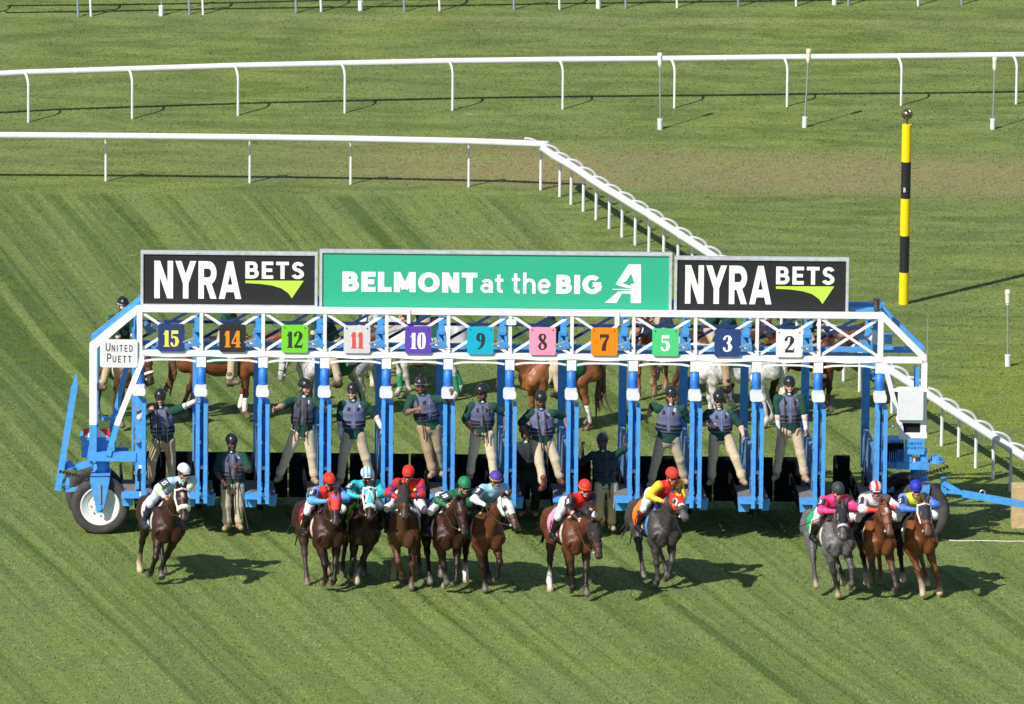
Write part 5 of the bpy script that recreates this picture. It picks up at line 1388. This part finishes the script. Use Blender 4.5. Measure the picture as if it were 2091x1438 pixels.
    for q in (-1, 1): bb.path([(.03, q*.085, .05), (.18, q*.098, -.02), (.36, q*.066, -.045), (.47, q*.058, -.060)], [.009]*4, br); bb.ball((.475, q*.062, -.062), .020, (.5, .5, .5))
    bb.path([(.04, -.07, .075), (.045, 0, .105), (.04, .07, .075)], [.009]*3, br); bb.path([(.06, -.09, -.02), (.10, -.08, -.14), (.10, 0, -.165), (.10, .08, -.14), (.06, .09, -.02)], [.008]*5, br)
    put('bridle', xform(grow(bb, .007, .006), Rh*hs, poll), 'leather', root)
    if O.get('noseband') is not None:
        nb_ = Body(); ns = O.get('nosesize', .030)
        ring = [(.375, .075*math.cos(a), -.01+.085*math.sin(a)) for a in np.linspace(-.5, math.pi+.5, 11)]
        for i in range(10): nb_.cap(ring[i], ring[i+1], ns, ns, O['noseband'])
        put('sheepskin_noseband', xform(grow(nb_, .009, .02, .004, 90), Rh*hs, poll), 'cloth', root)
    if O.get('cheek') is not None:
        nb_ = Body()
        for q in (-1, 1): nb_.path([(.02, q*.095, .03), (.15, q*.112, -.02), (.33, q*.085, -.04)], [.018, .018, .015], O['cheek'])
        nb_.path([(.05, -.09, .06), (.055, 0, .112), (.05, .09, .06)], [.016]*3, O['cheek'])
        put('cheek_strap', xform(grow(nb_, .008, .01), Rh*hs, poll), 'cloth', root)
    cl = O.get('cloth')
    if cl is not None:
        tb = trunk(Body(), cl['col'], .022); 
        x0, x1, zz = cl.get('x', (-.52, -.06, .98)); tb.cut((1, 0, .22), (x1, 0, 1.3)); tb.cut((-1, 0, .12), (x0, 0, 1.3)); tb.cut((0, 0, -1), (0, 0, zz))
        P_, F, C = grow(tb, .016, .05)
        if cl.get('edge') is not None: C = C.copy(); C[(P_@nrm((1, 0, .22)) > np.array([x1, 0, 1.3])@nrm((1, 0, .22))-.045)] = cl['edge']
        if cl.get('top') is not None: C = C.copy(); C[P_[:, 2] > 1.36+dz] = cl['top']
        cob = put('saddle_cloth', (P_, F, C), 'cloth', root)
        if cl.get('num'):
            tr = trunk(Body(), (1, 1, 1), .022)
            for sgn in cl.get('sides', (-1,)):
                mb = MB(); digits(mb, cl['num'], 0, 0, cl.get('h', .20), y=0, sq=1.0) if cl.get('kind', 'd') == 'd' else letters(mb, cl['num'], -.13, 0, cl.get('h', .09), .26, w=.22, y=0)
                V_ = np.array(mb.v); ly = -V_[:, 1]; X_ = (V_[:, 0] if sgn < 0 else -V_[:, 0])+(x0+x1)/2+.01; Z_ = V_[:, 2]+cl.get('z', 1.12)
                Yv = np.full(len(V_), .6)
                for _ in range(14): Yv = Yv-sdf_at(tr, np.stack([X_, Yv*sgn, Z_], 1), .05)*.8
                mb.v = [(X_[k], sgn*(Yv[k]+.006+ly[k]*2), Z_[k]) for k in range(len(V_))]
                mb.obj('number', mat('cloth_print', cl['ncol'], .7), cob)
    sb = Body(); sb.cap((-.06, 0, 1.58+dz), (-.42, 0, 1.61+dz), .060, .070, (.02, .016, .014), 1.9, Y); sb.cap((-.05, 0, 1.62+dz), (-.03, 0, 1.60+dz), .04, .05, (.02, .016, .014))
    put('saddle', grow(sb, .014, .03), 'leather', root)
    gb = trunk(Body(), (.55, .5, .4) if O.get('girth') is None else O['girth'], .012); gb.cut((1, 0, 0), (.16, 0, 0)); gb.cut((-1, 0, 0), (.08, 0, 0)); put('girth', grow(gb, .016, .05), 'cloth', root)
    return dict(root=root, H=H, Rh=Rh, poll=poll, md=md, dz=dz, hz=hz, n1=n1)
def rein(hd, hands, mat_='strap'):
    for i, q in enumerate((-1, 1)):
        a = hd['H']((.475, q*.065, -.06)); h_ = np.array(hands[i], float); m_ = (a+h_)/2-np.array([0, 0, .05]); m1 = a*.75+h_*.25+np.array([0, q*.08, -.05]); m2 = a*.3+h_*.7+np.array([0, q*.07, -.03])
        MB().tube([a, m1, m2, h_], .008, 6).obj('rein', mat_, hd['root'])
def local(root_loc, yaw, w):
    a = R(yaw)-math.pi/2; d = np.array(w, float)-np.array(root_loc, float); return np.array([d[0]*math.cos(a)+d[1]*math.sin(a), -d[0]*math.sin(a)+d[1]*math.cos(a), d[2]])
def at_fwd(G, yaw, px, py, f):
    """world point seen at the pixel and lying f metres in front of the horse's withers"""
    fw = np.array([math.sin(R(yaw)), -math.cos(R(yaw)), 0]); return on_y(px, py, G[1]+fw[1]*f)

RACERS = []
def racer(label, jlabel, gpx, yaw, pollpx, muzpx, hoofs, pal, helmet, O, J, lean=.0):
    """hoofs: (px, py, fwd) for image left fore, image right fore, image left hind, image right hind"""
    G = ground(*gpx); G[2] = 0
    poll = local(G, yaw, at_fwd(G, yaw, *pollpx, O.get('pollf', .95)))
    pw = at_fwd(G, yaw, *pollpx, O.get('pollf', .95)); s = FPX/np.linalg.norm(pw-CAM_POS)
    dx = (muzpx[0]-pollpx[0])/s; dzv = -(muzpx[1]-pollpx[1])/s; Lh = .56
    dy = -math.sqrt(max(Lh*Lh-dx*dx-dzv*dzv, .02)); 
    # the picture plane is tilted: turn it back by the pitch
    cp, sp = math.cos(PITCH), math.sin(PITCH)
    v = np.array([dx, dy*cp+dzv*sp*0-0, dzv*cp+dy*sp*-1*0]); v = np.array([dx, dy*cp+dzv*sp, dzv*cp-dy*sp*(-1)])
    v = np.array([dx, 0, 0])+CU*dzv+(-CF)*(-dy)*1.0
    a = R(yaw)-math.pi/2; md = np.array([v[0]*math.cos(a)+v[1]*math.sin(a), -v[0]*math.sin(a)+v[1]*math.cos(a), v[2]])
    hl = []
    for i, (px, py, f) in enumerate(hoofs):
        if f is None: w_ = ground(px, py); l_ = local(G, yaw, w_); l_[2] = .02
        else: l_ = local(G, yaw, at_fwd(G, yaw, px, py, f)); l_[2] = max(l_[2], .03)
        # keep the foot near its own side of the horse
        l_[1] = np.clip(l_[1], -.38, .38); hl.append(l_)
    hd = make_horse(label, G, yaw, poll, md, hl, pal, 'race horses galloping out of the gate', O)
    # jockey
    hw = local(G, yaw, at_fwd(G, yaw, helmet[0], helmet[1]+4, .24))
    jr = thing('person', jlabel, 'jockey', tuple(G), R(yaw)-math.pi/2, 'jockeys riding the race horses')
    lift = hw[2]-2.13; hx = hw[0]; hy = hw[1]
    pel = np.array([-.20, hy*.35, 1.68+lift*.35]); feet = [(-.10, -.33, 1.03), (-.10, .33, 1.03)]
    hands = [(.52, -.085+hy*.2, 1.58+lift*.3), (.52, .085+hy*.2, 1.60+lift*.3)]
    n1 = hd['n1']; hands = [(n1[0]-.16, -.10, n1[2]+.10), (n1[0]-.16, .10, n1[2]+.12)]
    JO = dict(helmet={'col': (.5, .02, .02)}, breeches=True, pants=(.70, .70, .74), tee=False, tall_boots=True, boots=(.010, .010, .011), collar=False, skin='tan', glasses=True, hands=('grip', 'grip'), width=1.0)
    JO.update(J)
    lk = np.array([1, J.get('turn', 0.0), -.30])
    S = make_person(jr, pel, (hx, hy, hw[2]), hands, feet, fwd=(1, 0, 0), look=lk, O=JO, ride='jockey',
                    kneedir=[(1, -.45, .35), (1, .45, .35)], elbowdir=[(-.25, -1, -.15), (-.25, 1, -.15)], toes=[(1, 0, -.1), (1, 0, -.1)])
    rein(hd, S['wr'])
    for q in (-1, 1):
        MB().tube([(-.12, q*.18, 1.50), (-.11, q*.30, 1.25), (-.10, q*.33, 1.05)], .009, 6).tube([(-.14, q*.33, 1.0), (-.04, q*.33, 1.0)], .018, 6).obj('stirrup', 'steel', hd['root'])
    if J.get('num'):
        # number patch on the outer side of the upper arm nearest the left of the picture
        sh, el = S['shp'][0], S['elb'][0]; c_ = sh*.50+el*.50; a_ = nrm(el-sh)
        vv = local((0, 0, 0), yaw, -CF); nrmv = nrm(vv*.8+np.array([0, -.6, 0])); nrmv = nrm(nrmv-a_*(nrmv@a_)); xx = np.cross(-a_, nrmv)
        mb = MB(); w2, h2 = .075, .085
        def put3(x, y, z): p = c_+xx*x+(-a_)*z+nrmv*(.082-y); return tuple(p)
        q = [(-w2, 0, -h2), (w2, 0, -h2), (w2, 0, h2), (-w2, 0, h2)]; mb.add([put3(x, y, z) for x, y, z in q]+[put3(x, .03, z) for x, y, z in q], [(0, 1, 2, 3), (0, 4, 5, 1), (1, 5, 6, 2), (2, 6, 7, 3), (3, 7, 4, 0)])
        ar = mb.obj('number_patch', 'ink', jr)
        db = MB(); digits(db, J['num'], 0, -.055, .11, y=0, sq=.62 if len(J['num']) > 1 else 1.0)
        d2 = MB(); d2.add([put3(v_[0], -.004+v_[1]*2, v_[2]) for v_ in db.v], db.f); d2.obj('number', 'whiteink', ar)
    RACERS.append((hd, S, jr)); return hd, S, jr

WH = (.72, .72, .74); RED = (.72, .018, .015); NV = (.02, .03, .12); LB = (.30, .52, .72); YL = (.85, .62, .03); TEAL = (.02, .42, .46)
racer('dark bay race horse with white sheepskin noseband galloping alone at the left', 'jockey in pale blue and yellow silks with a white helmet at the far left',
      (333, 1188), 16, (369, 1000), (378, 1052), [(306, 1172, .35), (325, 1192, None), (286, 1166, -.75), (335, 1168, -.5)], 'darkbay', (375, 962),
      dict(noseband=(.78, .74, .62), nosesize=.034, cheek=(.75, .75, .72), socks={2: (.48, .36, .2)}, cloth=dict(col=(.62, .60, .56), edge=(.75, .74, .70), num='15', ncol=(.03, .03, .03), h=.15), bridle=(.03, .02, .02), blaze=1, tail=(-.32, 0, -.65)),
      dict(helmet={'col': (.66, .70, .78), 'rim': (.05, .06, .10)}, sleeve=[(.42, .60, .76), (.75, .76, .25), (.48, .64, .78), (.75, .76, .25), (.48, .64, .78)], torso=[(.3, .45, .65), (.40, .60, .72)], pants=(.55, .6, .75), boots=(.02, .025, .06), num='15', turn=.25))
racer('dark bay race horse wearing a red hood and a maroon saddle cloth', 'jockey in red and blue silks with a red cap on the red hooded horse',
      (658, 1200), 20, (684, 1008), (686, 1062), [(661, 1190, .30), (678, 1193, .45), (628, 1196, None), (680, 1212, None)], 'darkbay', (672, 981),
      dict(hood={'col': (.72, .06, .045), 'ring': (.62, .03, .03), 'eye': (.03, .02, .02), 'spot': (.15, .12, .45)}, cloth=dict(col=(.20, .012, .035), num='14', ncol=(.85, .62, .05), h=.22), legcol={2: (.05, .035, .03)}, hoof=(.25, .18, .12), tail=(-.32, 0, -.65)),
      dict(helmet={'col': (.78, .03, .02)}, sleeve=[(.10, .30, .72), (.12, .36, .78)], torso=[(.62, .02, .02), (.75, .04, .03)], pants=WH, num='14'))
racer('near black race horse in a teal and white hood with sheepskin noseband', 'jockey in teal and white silks with a striped teal and white helmet',
      (738, 1192), 7, (755, 997), (756, 1050), [(716, 1177, .30), (724, 1202, None), (700, 1180, -.7), (744, 1186, -.6)], 'blackbay', (749, 969),
      dict(hood={'col': (.08, .46, .50), 'v': (.75, .75, .76), 'ring': (.85, .42, .52), 'eye': (.02, .02, .02)}, noseband=(.80, .80, .82), nosesize=.026, cloth=dict(col=(.30, .75, .03), x=(-.52, .0, .95)), socks={1: (.30, .28, .27)}, cheek=(.75, .78, .78), tail=(-.32, 0, -.65)),
      dict(helmet={'col': (.74, .76, .78), 'stripes': (.05, .42, .48), 'n': .033}, sleeve=[TEAL, (.03, .48, .50), TEAL], torso=[(.70, .72, .74), (.70, .72, .74), TEAL], pants=(.05, .07, .10), num='12', spots=[(('el'), .0, .02, .04, .03, WH)] and []))
racer('brown race horse with a black hood coming straight on between striped sleeves of its rider', 'jockey in starred red silks with blue striped sleeves and a red helmet',
      (826, 1198), -3, (825, 996), (827, 1048), [(822, 1178, .30), (840, 1208, None), (804, 1186, -.55), (856, 1172, -.9)], 'brown', (834, 966),
      dict(hood={'col': (.030, .028, .030)}, socks={2: (.45, .30, .17)}, cloth=dict(col=(.55, .55, .60), edge=(.7, .7, .72), x=(-.52, .05, .95)), muzzle=1, tail=(-.5, .1, -.5)),
      dict(helmet={'col': (.78, .03, .02)}, sleeve=[RED, NV, RED, NV, RED], torso=[(.6, .02, .02), RED, RED], pants=WH, spots=[('c', .0, .09, .17, .035, YL), ('c', -.13, .12, .14, .030, YL), ('c', .12, .06, .14, .028, YL)], turn=-.1))
racer('dark bay race horse with bare face and a purple saddle cloth, head tucked low', 'jockey in dark green silks with a green cap',
      (905, 1202), 17, (938, 1022), (949, 1082), [(908, 1196, .35), (928, 1196, .50), (880, 1204, None), (899, 1212, None)], 'darkbay', (948, 989),
      dict(cloth=dict(col=(.16, .06, .46), num='10', ncol=(.75, .75, .78), h=.18), socks={0: (.20, .17, .15)}, hoof=(.18, .15, .13), tail=(-.32, 0, -.65)),
      dict(helmet={'col': (.015, .20, .08)}, sleeve=[(.012, .13, .055)], torso=[(.012, .13, .055), (.012, .13, .055)], pants=WH, num='10', spots=[('l', .04, -.03, .04, .07, WH), ('c', .12, .12, .13, .045, WH)], glasses=True))
racer('bay race horse in a pale lettered hood turning its head right', 'jockey in light blue silks with white sleeves and a purple and yellow helmet',
      (986, 1204), 14, (1029, 1018), (1054, 1070), [(992, 1213, None), (1012, 1184, .40), (951, 1210, None), (999, 1188, -.5)], 'bay', (1012, 977),
      dict(hood={'col': (.52, .62, .56), 'eye': (.05, .02, .01), 'ring': (.45, .55, .50)}, cloth=dict(col=(.0, .30, .38), num='9', ncol=(.02, .05, .07), x=(-.54, -.04, .90), h=.2), socks={2: (.70, .66, .58)}, fold={1: 1.0}, tail=(-.32, 0, -.65)),
      dict(helmet={'col': (.07, .045, .28), 'rim': (.85, .50, .03)}, sleeve=[(.28, .50, .68), WH, WH], torso=[(.18, .26, .5), (.25, .48, .68), (.30, .54, .72)], pants=(.02, .02, .03), num='9', glove=(.03, .03, .035)))
racer('bay race horse with lowered head, black hood and red eye cups', 'jockey in red and black starred silks with a red helmet and orange rim',
      (1166, 1212), 20, (1213, 1068), (1224, 1135), [(1166, 1208, .30), (1199, 1231, None), (1124, 1208, None), (1160, 1180, -.8)], 'bay', (1194, 995),
      dict(hood={'col': (.025, .025, .030), 'eye': (.12, .05, .02)}, cup=1, cloth=dict(col=(.78, .28, .42), num='8', ncol=(.04, .03, .04), h=.2, edge=(.8, .3, .45)), socks={2: (.75, .70, .62)}, pollf=1.15, tail=(-.32, 0, -.65)),
      dict(helmet={'col': (.80, .03, .02), 'rim': (.85, .25, .02)}, sleeve=[(.018, .014, .016)], torso=[WH, RED, RED], pants=(.66, .68, .80), num='8', skin='light', spots=[('el', -.02, .03, .05, .028, RED), ('er', .02, .04, .05, .028, RED), ('r', .0, -.06, .05, .03, RED), ('el', 0, -.05, .06, .025, RED)]))
racer('dark grey race horse in a red hood with an orange saddle cloth', 'jockey in red vest and yellow sleeves with a red cap on the grey horse',
      (1340, 1196), 20, (1380, 1010), (1397, 1050), [(1340, 1198, .30), (1360, 1182, .30), (1318, 1202, None), (1373, 1190, -.6)], 'darkgrey', (1372, 970),
      dict(hood={'col': (.72, .03, .02), 'spot': (.85, .45, .02), 'eye': (.20, .19, .19), 'ring': (.75, .72, .70), 'edge': (.75, .73, .72)}, cloth=dict(col=(.90, .19, .02), num='7', ncol=(.05, .03, .03), h=.24, edge=(.75, .45, .25)), girth=(.06, .25, .6), dapple=True, fold={0: .8, 1: 1.2}, tail=(-.32, 0, -.65)),
      dict(helmet={'col': (.80, .04, .02), 'peak': (.3, .02, .02)}, sleeve=[(.85, .58, .02), (.85, .58, .02)], torso=[(.75, .42, .03), RED, RED], pants=WH, boot_top=(.55, .02, .02), turn=.1))
racer('grey race horse in a black hood with a green saddle cloth', 'jockey in hot pink silks with a dark grey helmet',
      (1696, 1216), 18, (1720, 1033), (1721, 1090), [(1713, 1226, None), (1735, 1200, .50), (1669, 1224, None), (1732, 1222, None)], 'grey', (1711, 1000),
      dict(hood={'col': (.022, .020, .024), 'eye': (.30, .29, .29)}, noseband=(.52, .52, .53), nosesize=.018, cloth=dict(col=(.015, .33, .12), num='5', ncol=(.75, .76, .76), h=.26, z=1.10, x=(-.56, -.10, .95)), dapple=True, hoof=(.34, .26, .15), legcol={0: (.02, .018, .02)}, tail=(-.32, 0, -.65)),
      dict(helmet={'col': (.040, .042, .052)}, sleeve=[(.88, .05, .22)], torso=[(.05, .05, .2), (.85, .05, .2), (.88, .05, .22)], pants=WH, num='5', skin='light', boot_top=(.55, .02, .02)))
racer('bay race horse with a white star on its bare forehead between two rivals', 'jockey in white and red silks with a red and white quartered helmet',
      (1786, 1214), 9, (1804, 1031), (1816, 1082), [(1778, 1196, .40), (1828, 1206, .45), (1774, 1224, None), (1800, 1195, -.8)], 'chestnut', (1788, 998),
      dict(blaze=1, cloth=dict(col=(.015, .02, .07), x=(-.52, .0, .92)), legcol={0: (.03, .02, .02), 1: (.06, .04, .035), 2: (.02, .014, .012)}, socks={2: (.26, .22, .20)}, tail=(-.32, 0, -.65)),
      dict(helmet={'col': (.76, .76, .78), 'stripes': (.75, .03, .03), 'n': .062, 'rim': (.35, .3, .6)}, sleeve=[WH, WH, (.75, .04, .03)], torso=[WH, (.7, .06, .05), WH], pants=WH, num='3', glove=(.12, .12, .12)))
racer('chestnut race horse in a black hood, nearest the right wheel of the gate', 'jockey in blue silks with a yellow vest and royal blue cap at the far right',
      (1868, 1212), 12, (1885, 1031), (1893, 1082), [(1887, 1222, .55), (1931, 1221, None), (1848, 1226, None), (1893, 1200, -.6)], 'chestnut', (1870, 996),
      dict(hood={'col': (.030, .032, .042), 'eye': (.16, .06, .03)}, cloth=dict(col=(.012, .014, .03), edge=(.75, .74, .70), x=(-.52, .05, .92)), socks={0: (.50, .40, .28)}, hoof=(.55, .42, .26), legcol={2: (.05, .02, .015)}, cheek=(.70, .68, .62), tail=(-.32, 0, -.65)),
      dict(helmet={'col': (.02, .03, .42)}, sleeve=[(.06, .16, .62)], torso=[(.05, .14, .55), (.72, .80, .05), (.72, .80, .06)], pants=WH, num='2', skin='light'))
# ---------------------------------------------------------------- lead ponies and their riders behind the gate
TX = (.012, .10, .05)
def pony(label, rlabel, gpx, yaw, poll, md, pal, O=None, J=None, rider=True, hoofs=None):
    G = ground(*gpx); hoofs = hoofs or [(.36, -.15, .02), (.24, .15, .02), (-.92, -.15, .02), (-.74, .15, .02)]
    O = dict(O or {}); O.setdefault('tail', (-.18, 0, -.85)); O.setdefault('tailspread', .5)
    hd = make_horse(label, G, yaw, poll, md, hoofs, pal, 'lead ponies waiting behind the gate', O, standing=True)
    if not rider: return hd
    jr = thing('person', rlabel, 'rider', tuple(G), R(yaw)-math.pi/2, 'riders on the lead ponies')
    J = J or {}; h = np.array(J.get('head', (.02, 0, 2.42)))
    JO = dict(shirt=(.012, .055, .040), pants=(.46, .37, .25), boots=(.14, .09, .06), skin='light', glasses=False, helmet={'col': (.015, .015, .018)}, hands=('grip', 'grip'), vest=J.get('vestcol'), tee=False, collar=False)
    JO.update(J)
    S = make_person(jr, (-.14, 0, 1.62), h, [(.34, -.10, 1.55), (.34, .10, 1.55)], [(.02, -.43, .80), (.02, .43, .80)], fwd=(1, 0, 0), look=J.get('look', (1, 0, -.1)), O=JO, ride='up',
                    kneedir=[(1, -.35, .3), (1, .35, .3)], elbowdir=[(-.4, -.5, -.8), (-.4, .5, -.8)], toes=[(1, -.1, .1), (1, .1, .1)])
    rein(hd, S['wr'])
    for q in (-1, 1): MB().tube([(-.05, q*.20, 1.45), (0, q*.38, 1.15), (.0, q*.43, .84)], .013, 6).tube([(-.03, q*.43, .79), (.10, q*.43, .79)], .03, 6).obj('stirrup', 'strap', hd['root'])
    return hd
WB_ = (.68, .67, .63); GB = (.02, .28, .11)
pony('bay pony with green leg bandage standing behind the left end of the gate', 'rider with white trimmed black helmet behind the left end of the gate', (250, 872), 24, (.86, .12, 1.62), (.40, .1, -.9), 'brown',
     dict(bandage={0: GB}, noseband=(.72, .72, .74), nosesize=.022, cloth=dict(col=TX, x=(-.62, .1, 1.02))), dict(helmet={'col': (.015, .015, .018), 'band': (.6, .6, .6)}))
pony('chestnut pony side on with white bandages on its forelegs, behind the stall marked 14', 'rider in a green shirt on the chestnut pony behind the stall marked 14', (470, 858), 88, (.98, 0, 1.72), (.70, 0, -.70), 'chestnut',
     dict(bandage={0: WB_, 1: WB_}, legcol={2: (.015, .01, .01), 3: (.015, .01, .01)}, cloth=dict(col=TX, x=(-.5, .1, 1.2)), blaze=2))
pony('pale grey pony with lowered head and green saddle cloth behind the stall marked 12', 'rider in a green shirt leaning forward on the pale grey pony behind stall 12', (668, 862), -55, (.98, 0, 1.56), (.25, 0, -.96), 'palegrey',
     dict(cheek=(.35, .36, .4), legcol={0: (.05, .05, .055), 1: (.08, .08, .085), 2: (.06, .06, .06)}, cloth=dict(col=TX, num='NYRA', kind='t', ncol=(.6, .65, .62), sides=(-1, 1), h=.10, z=1.15, x=(-.72, -.02, .92)), dapple=True, tailcol=(.46, .43, .37), tailspread=.9), dict(head=(.22, 0, 2.36)))
pony('bay horse facing the camera between the grey and the white pony', '', (772, 790), 8, (.85, 0, 1.62), (.30, 0, -.95), 'bay', dict(blaze=2, socks={0: (.6, .55, .48)}), rider=False)
pony('white pony with green leg wraps and a flying pale tail behind the stall marked 10', 'rider in green on the white pony behind the stall marked 10', (850, 818), -76, (.96, 0, 1.76), (.60, 0, -.80), 'white',
     dict(bandage={0: GB, 2: (.03, .22, .12), 3: (.03, .22, .12)}, cloth=dict(col=TX, num='NYRA', kind='t', ncol=(.6, .65, .62), sides=(-1, 1), h=.10, z=1.22), tail=(-.70, -.05, -.75), tailspread=1.1, tailcol=(.62, .57, .44)))
pony('sorrel pony with white hind bandages and long brown tail behind the stall marked 8', 'rider in a dark green jacket on the sorrel pony behind the stall marked 8', (1122, 884), -62, (.98, 0, 1.60), (.30, 0, -.95), 'sorrel',
     dict(bandage={2: WB_, 3: WB_}, cloth=dict(col=TX, x=(-.60, .12, 1.0), edge=(.55, .48, .36)), blaze=1, tail=(-.10, 0, -1.15), tailspread=.8), dict(shirt=(.010, .035, .028), boots=(.02, .02, .02)))
pony('sorrel pony with plain legs behind the stall marked 5', 'rider in tan trousers on the sorrel pony behind the stall marked 5', (1326, 812), -14, (.88, 0, 1.72), (.45, -.2, -.87), 'sorrel', dict(cheek=(.6, .6, .6)))
pony('white pony side on with long white tail behind the stalls marked 3 and 2', 'rider with black boots on the white pony behind the stalls marked 3 and 2', (1482, 872), -86, (.96, 0, 1.70), (.62, 0, -.78), 'white',
     dict(cloth=dict(col=TX, x=(-.55, .05, 1.25)), dapple=True, tail=(-.22, 0, -1.0), tailspread=.7, tailcol=(.66, .63, .54), girth=(.6, .6, .6)), dict(boots=(.015, .015, .015), pants=(.35, .25, .15)))
pony('brown pony standing beyond the white one behind the stall marked 3', 'rider in green beyond the white pony behind the stall marked 3', (1462, 838), 84, (.96, 0, 1.74), (.70, 0, -.70), 'brown', dict(bandage={0: (.10, .11, .20)}, socks={0: (.65, .62, .58)}))
pony('bay pony with black legs at the right behind the stall marked 2', 'rider in tan breeches on the bay pony behind the stall marked 2', (1658, 846), 96, (.96, 0, 1.70), (.70, 0, -.70), 'bay', dict(cloth=dict(col=TX, x=(-.55, .05, 1.2)), tail=(-.15, 0, -.95)))
# things held by the crew
def stick(label, a, b, yl, r=.010, name='stick'):
    p, q = GW(*a, yl), GW(*b, yl); mb = MB(); mb.tube([(0, 0, 0), q-p], r, 6); o = mb.obj(name, 'strap', None); o.location = tuple(p); return tag(o, label, 'stick')
stick('thin dark stick held by the crewman standing on the grass, its tip on the turf', (484, 965), (507, 1080), -.36)
p = GW(459, 987, -.27); mb = MB(); mb.box(-.035, .035, -.02, .02, -.12, .04, .01).tube([(.02, 0, .04), (.02, 0, .14)], .008, 6); o = mb.obj('radio', 'black', None); o.location = tuple(p); tag(o, 'black two way radio in the hand of the crewman on the grass', 'radio')

hd, S, jr = RACERS[8]
a_ = S['wr'][0]; w0 = at_fwd(np.array(hd['root'].location), 18, 1627, 1078, .2); w1 = local(np.array(hd['root'].location), 18, w0)
mb = MB(); d_ = nrm(w1-a_); mb.tube([a_-d_*.12, a_, w1-d_*.15, w1], [.010, .010, .007, .013], 6); o = mb.obj('riding_whip', 'black', None); o.location = hd['root'].location; o.rotation_euler = hd['root'].rotation_euler
tag(o, 'dark riding whip held low by the jockey in hot pink silks', 'whip')
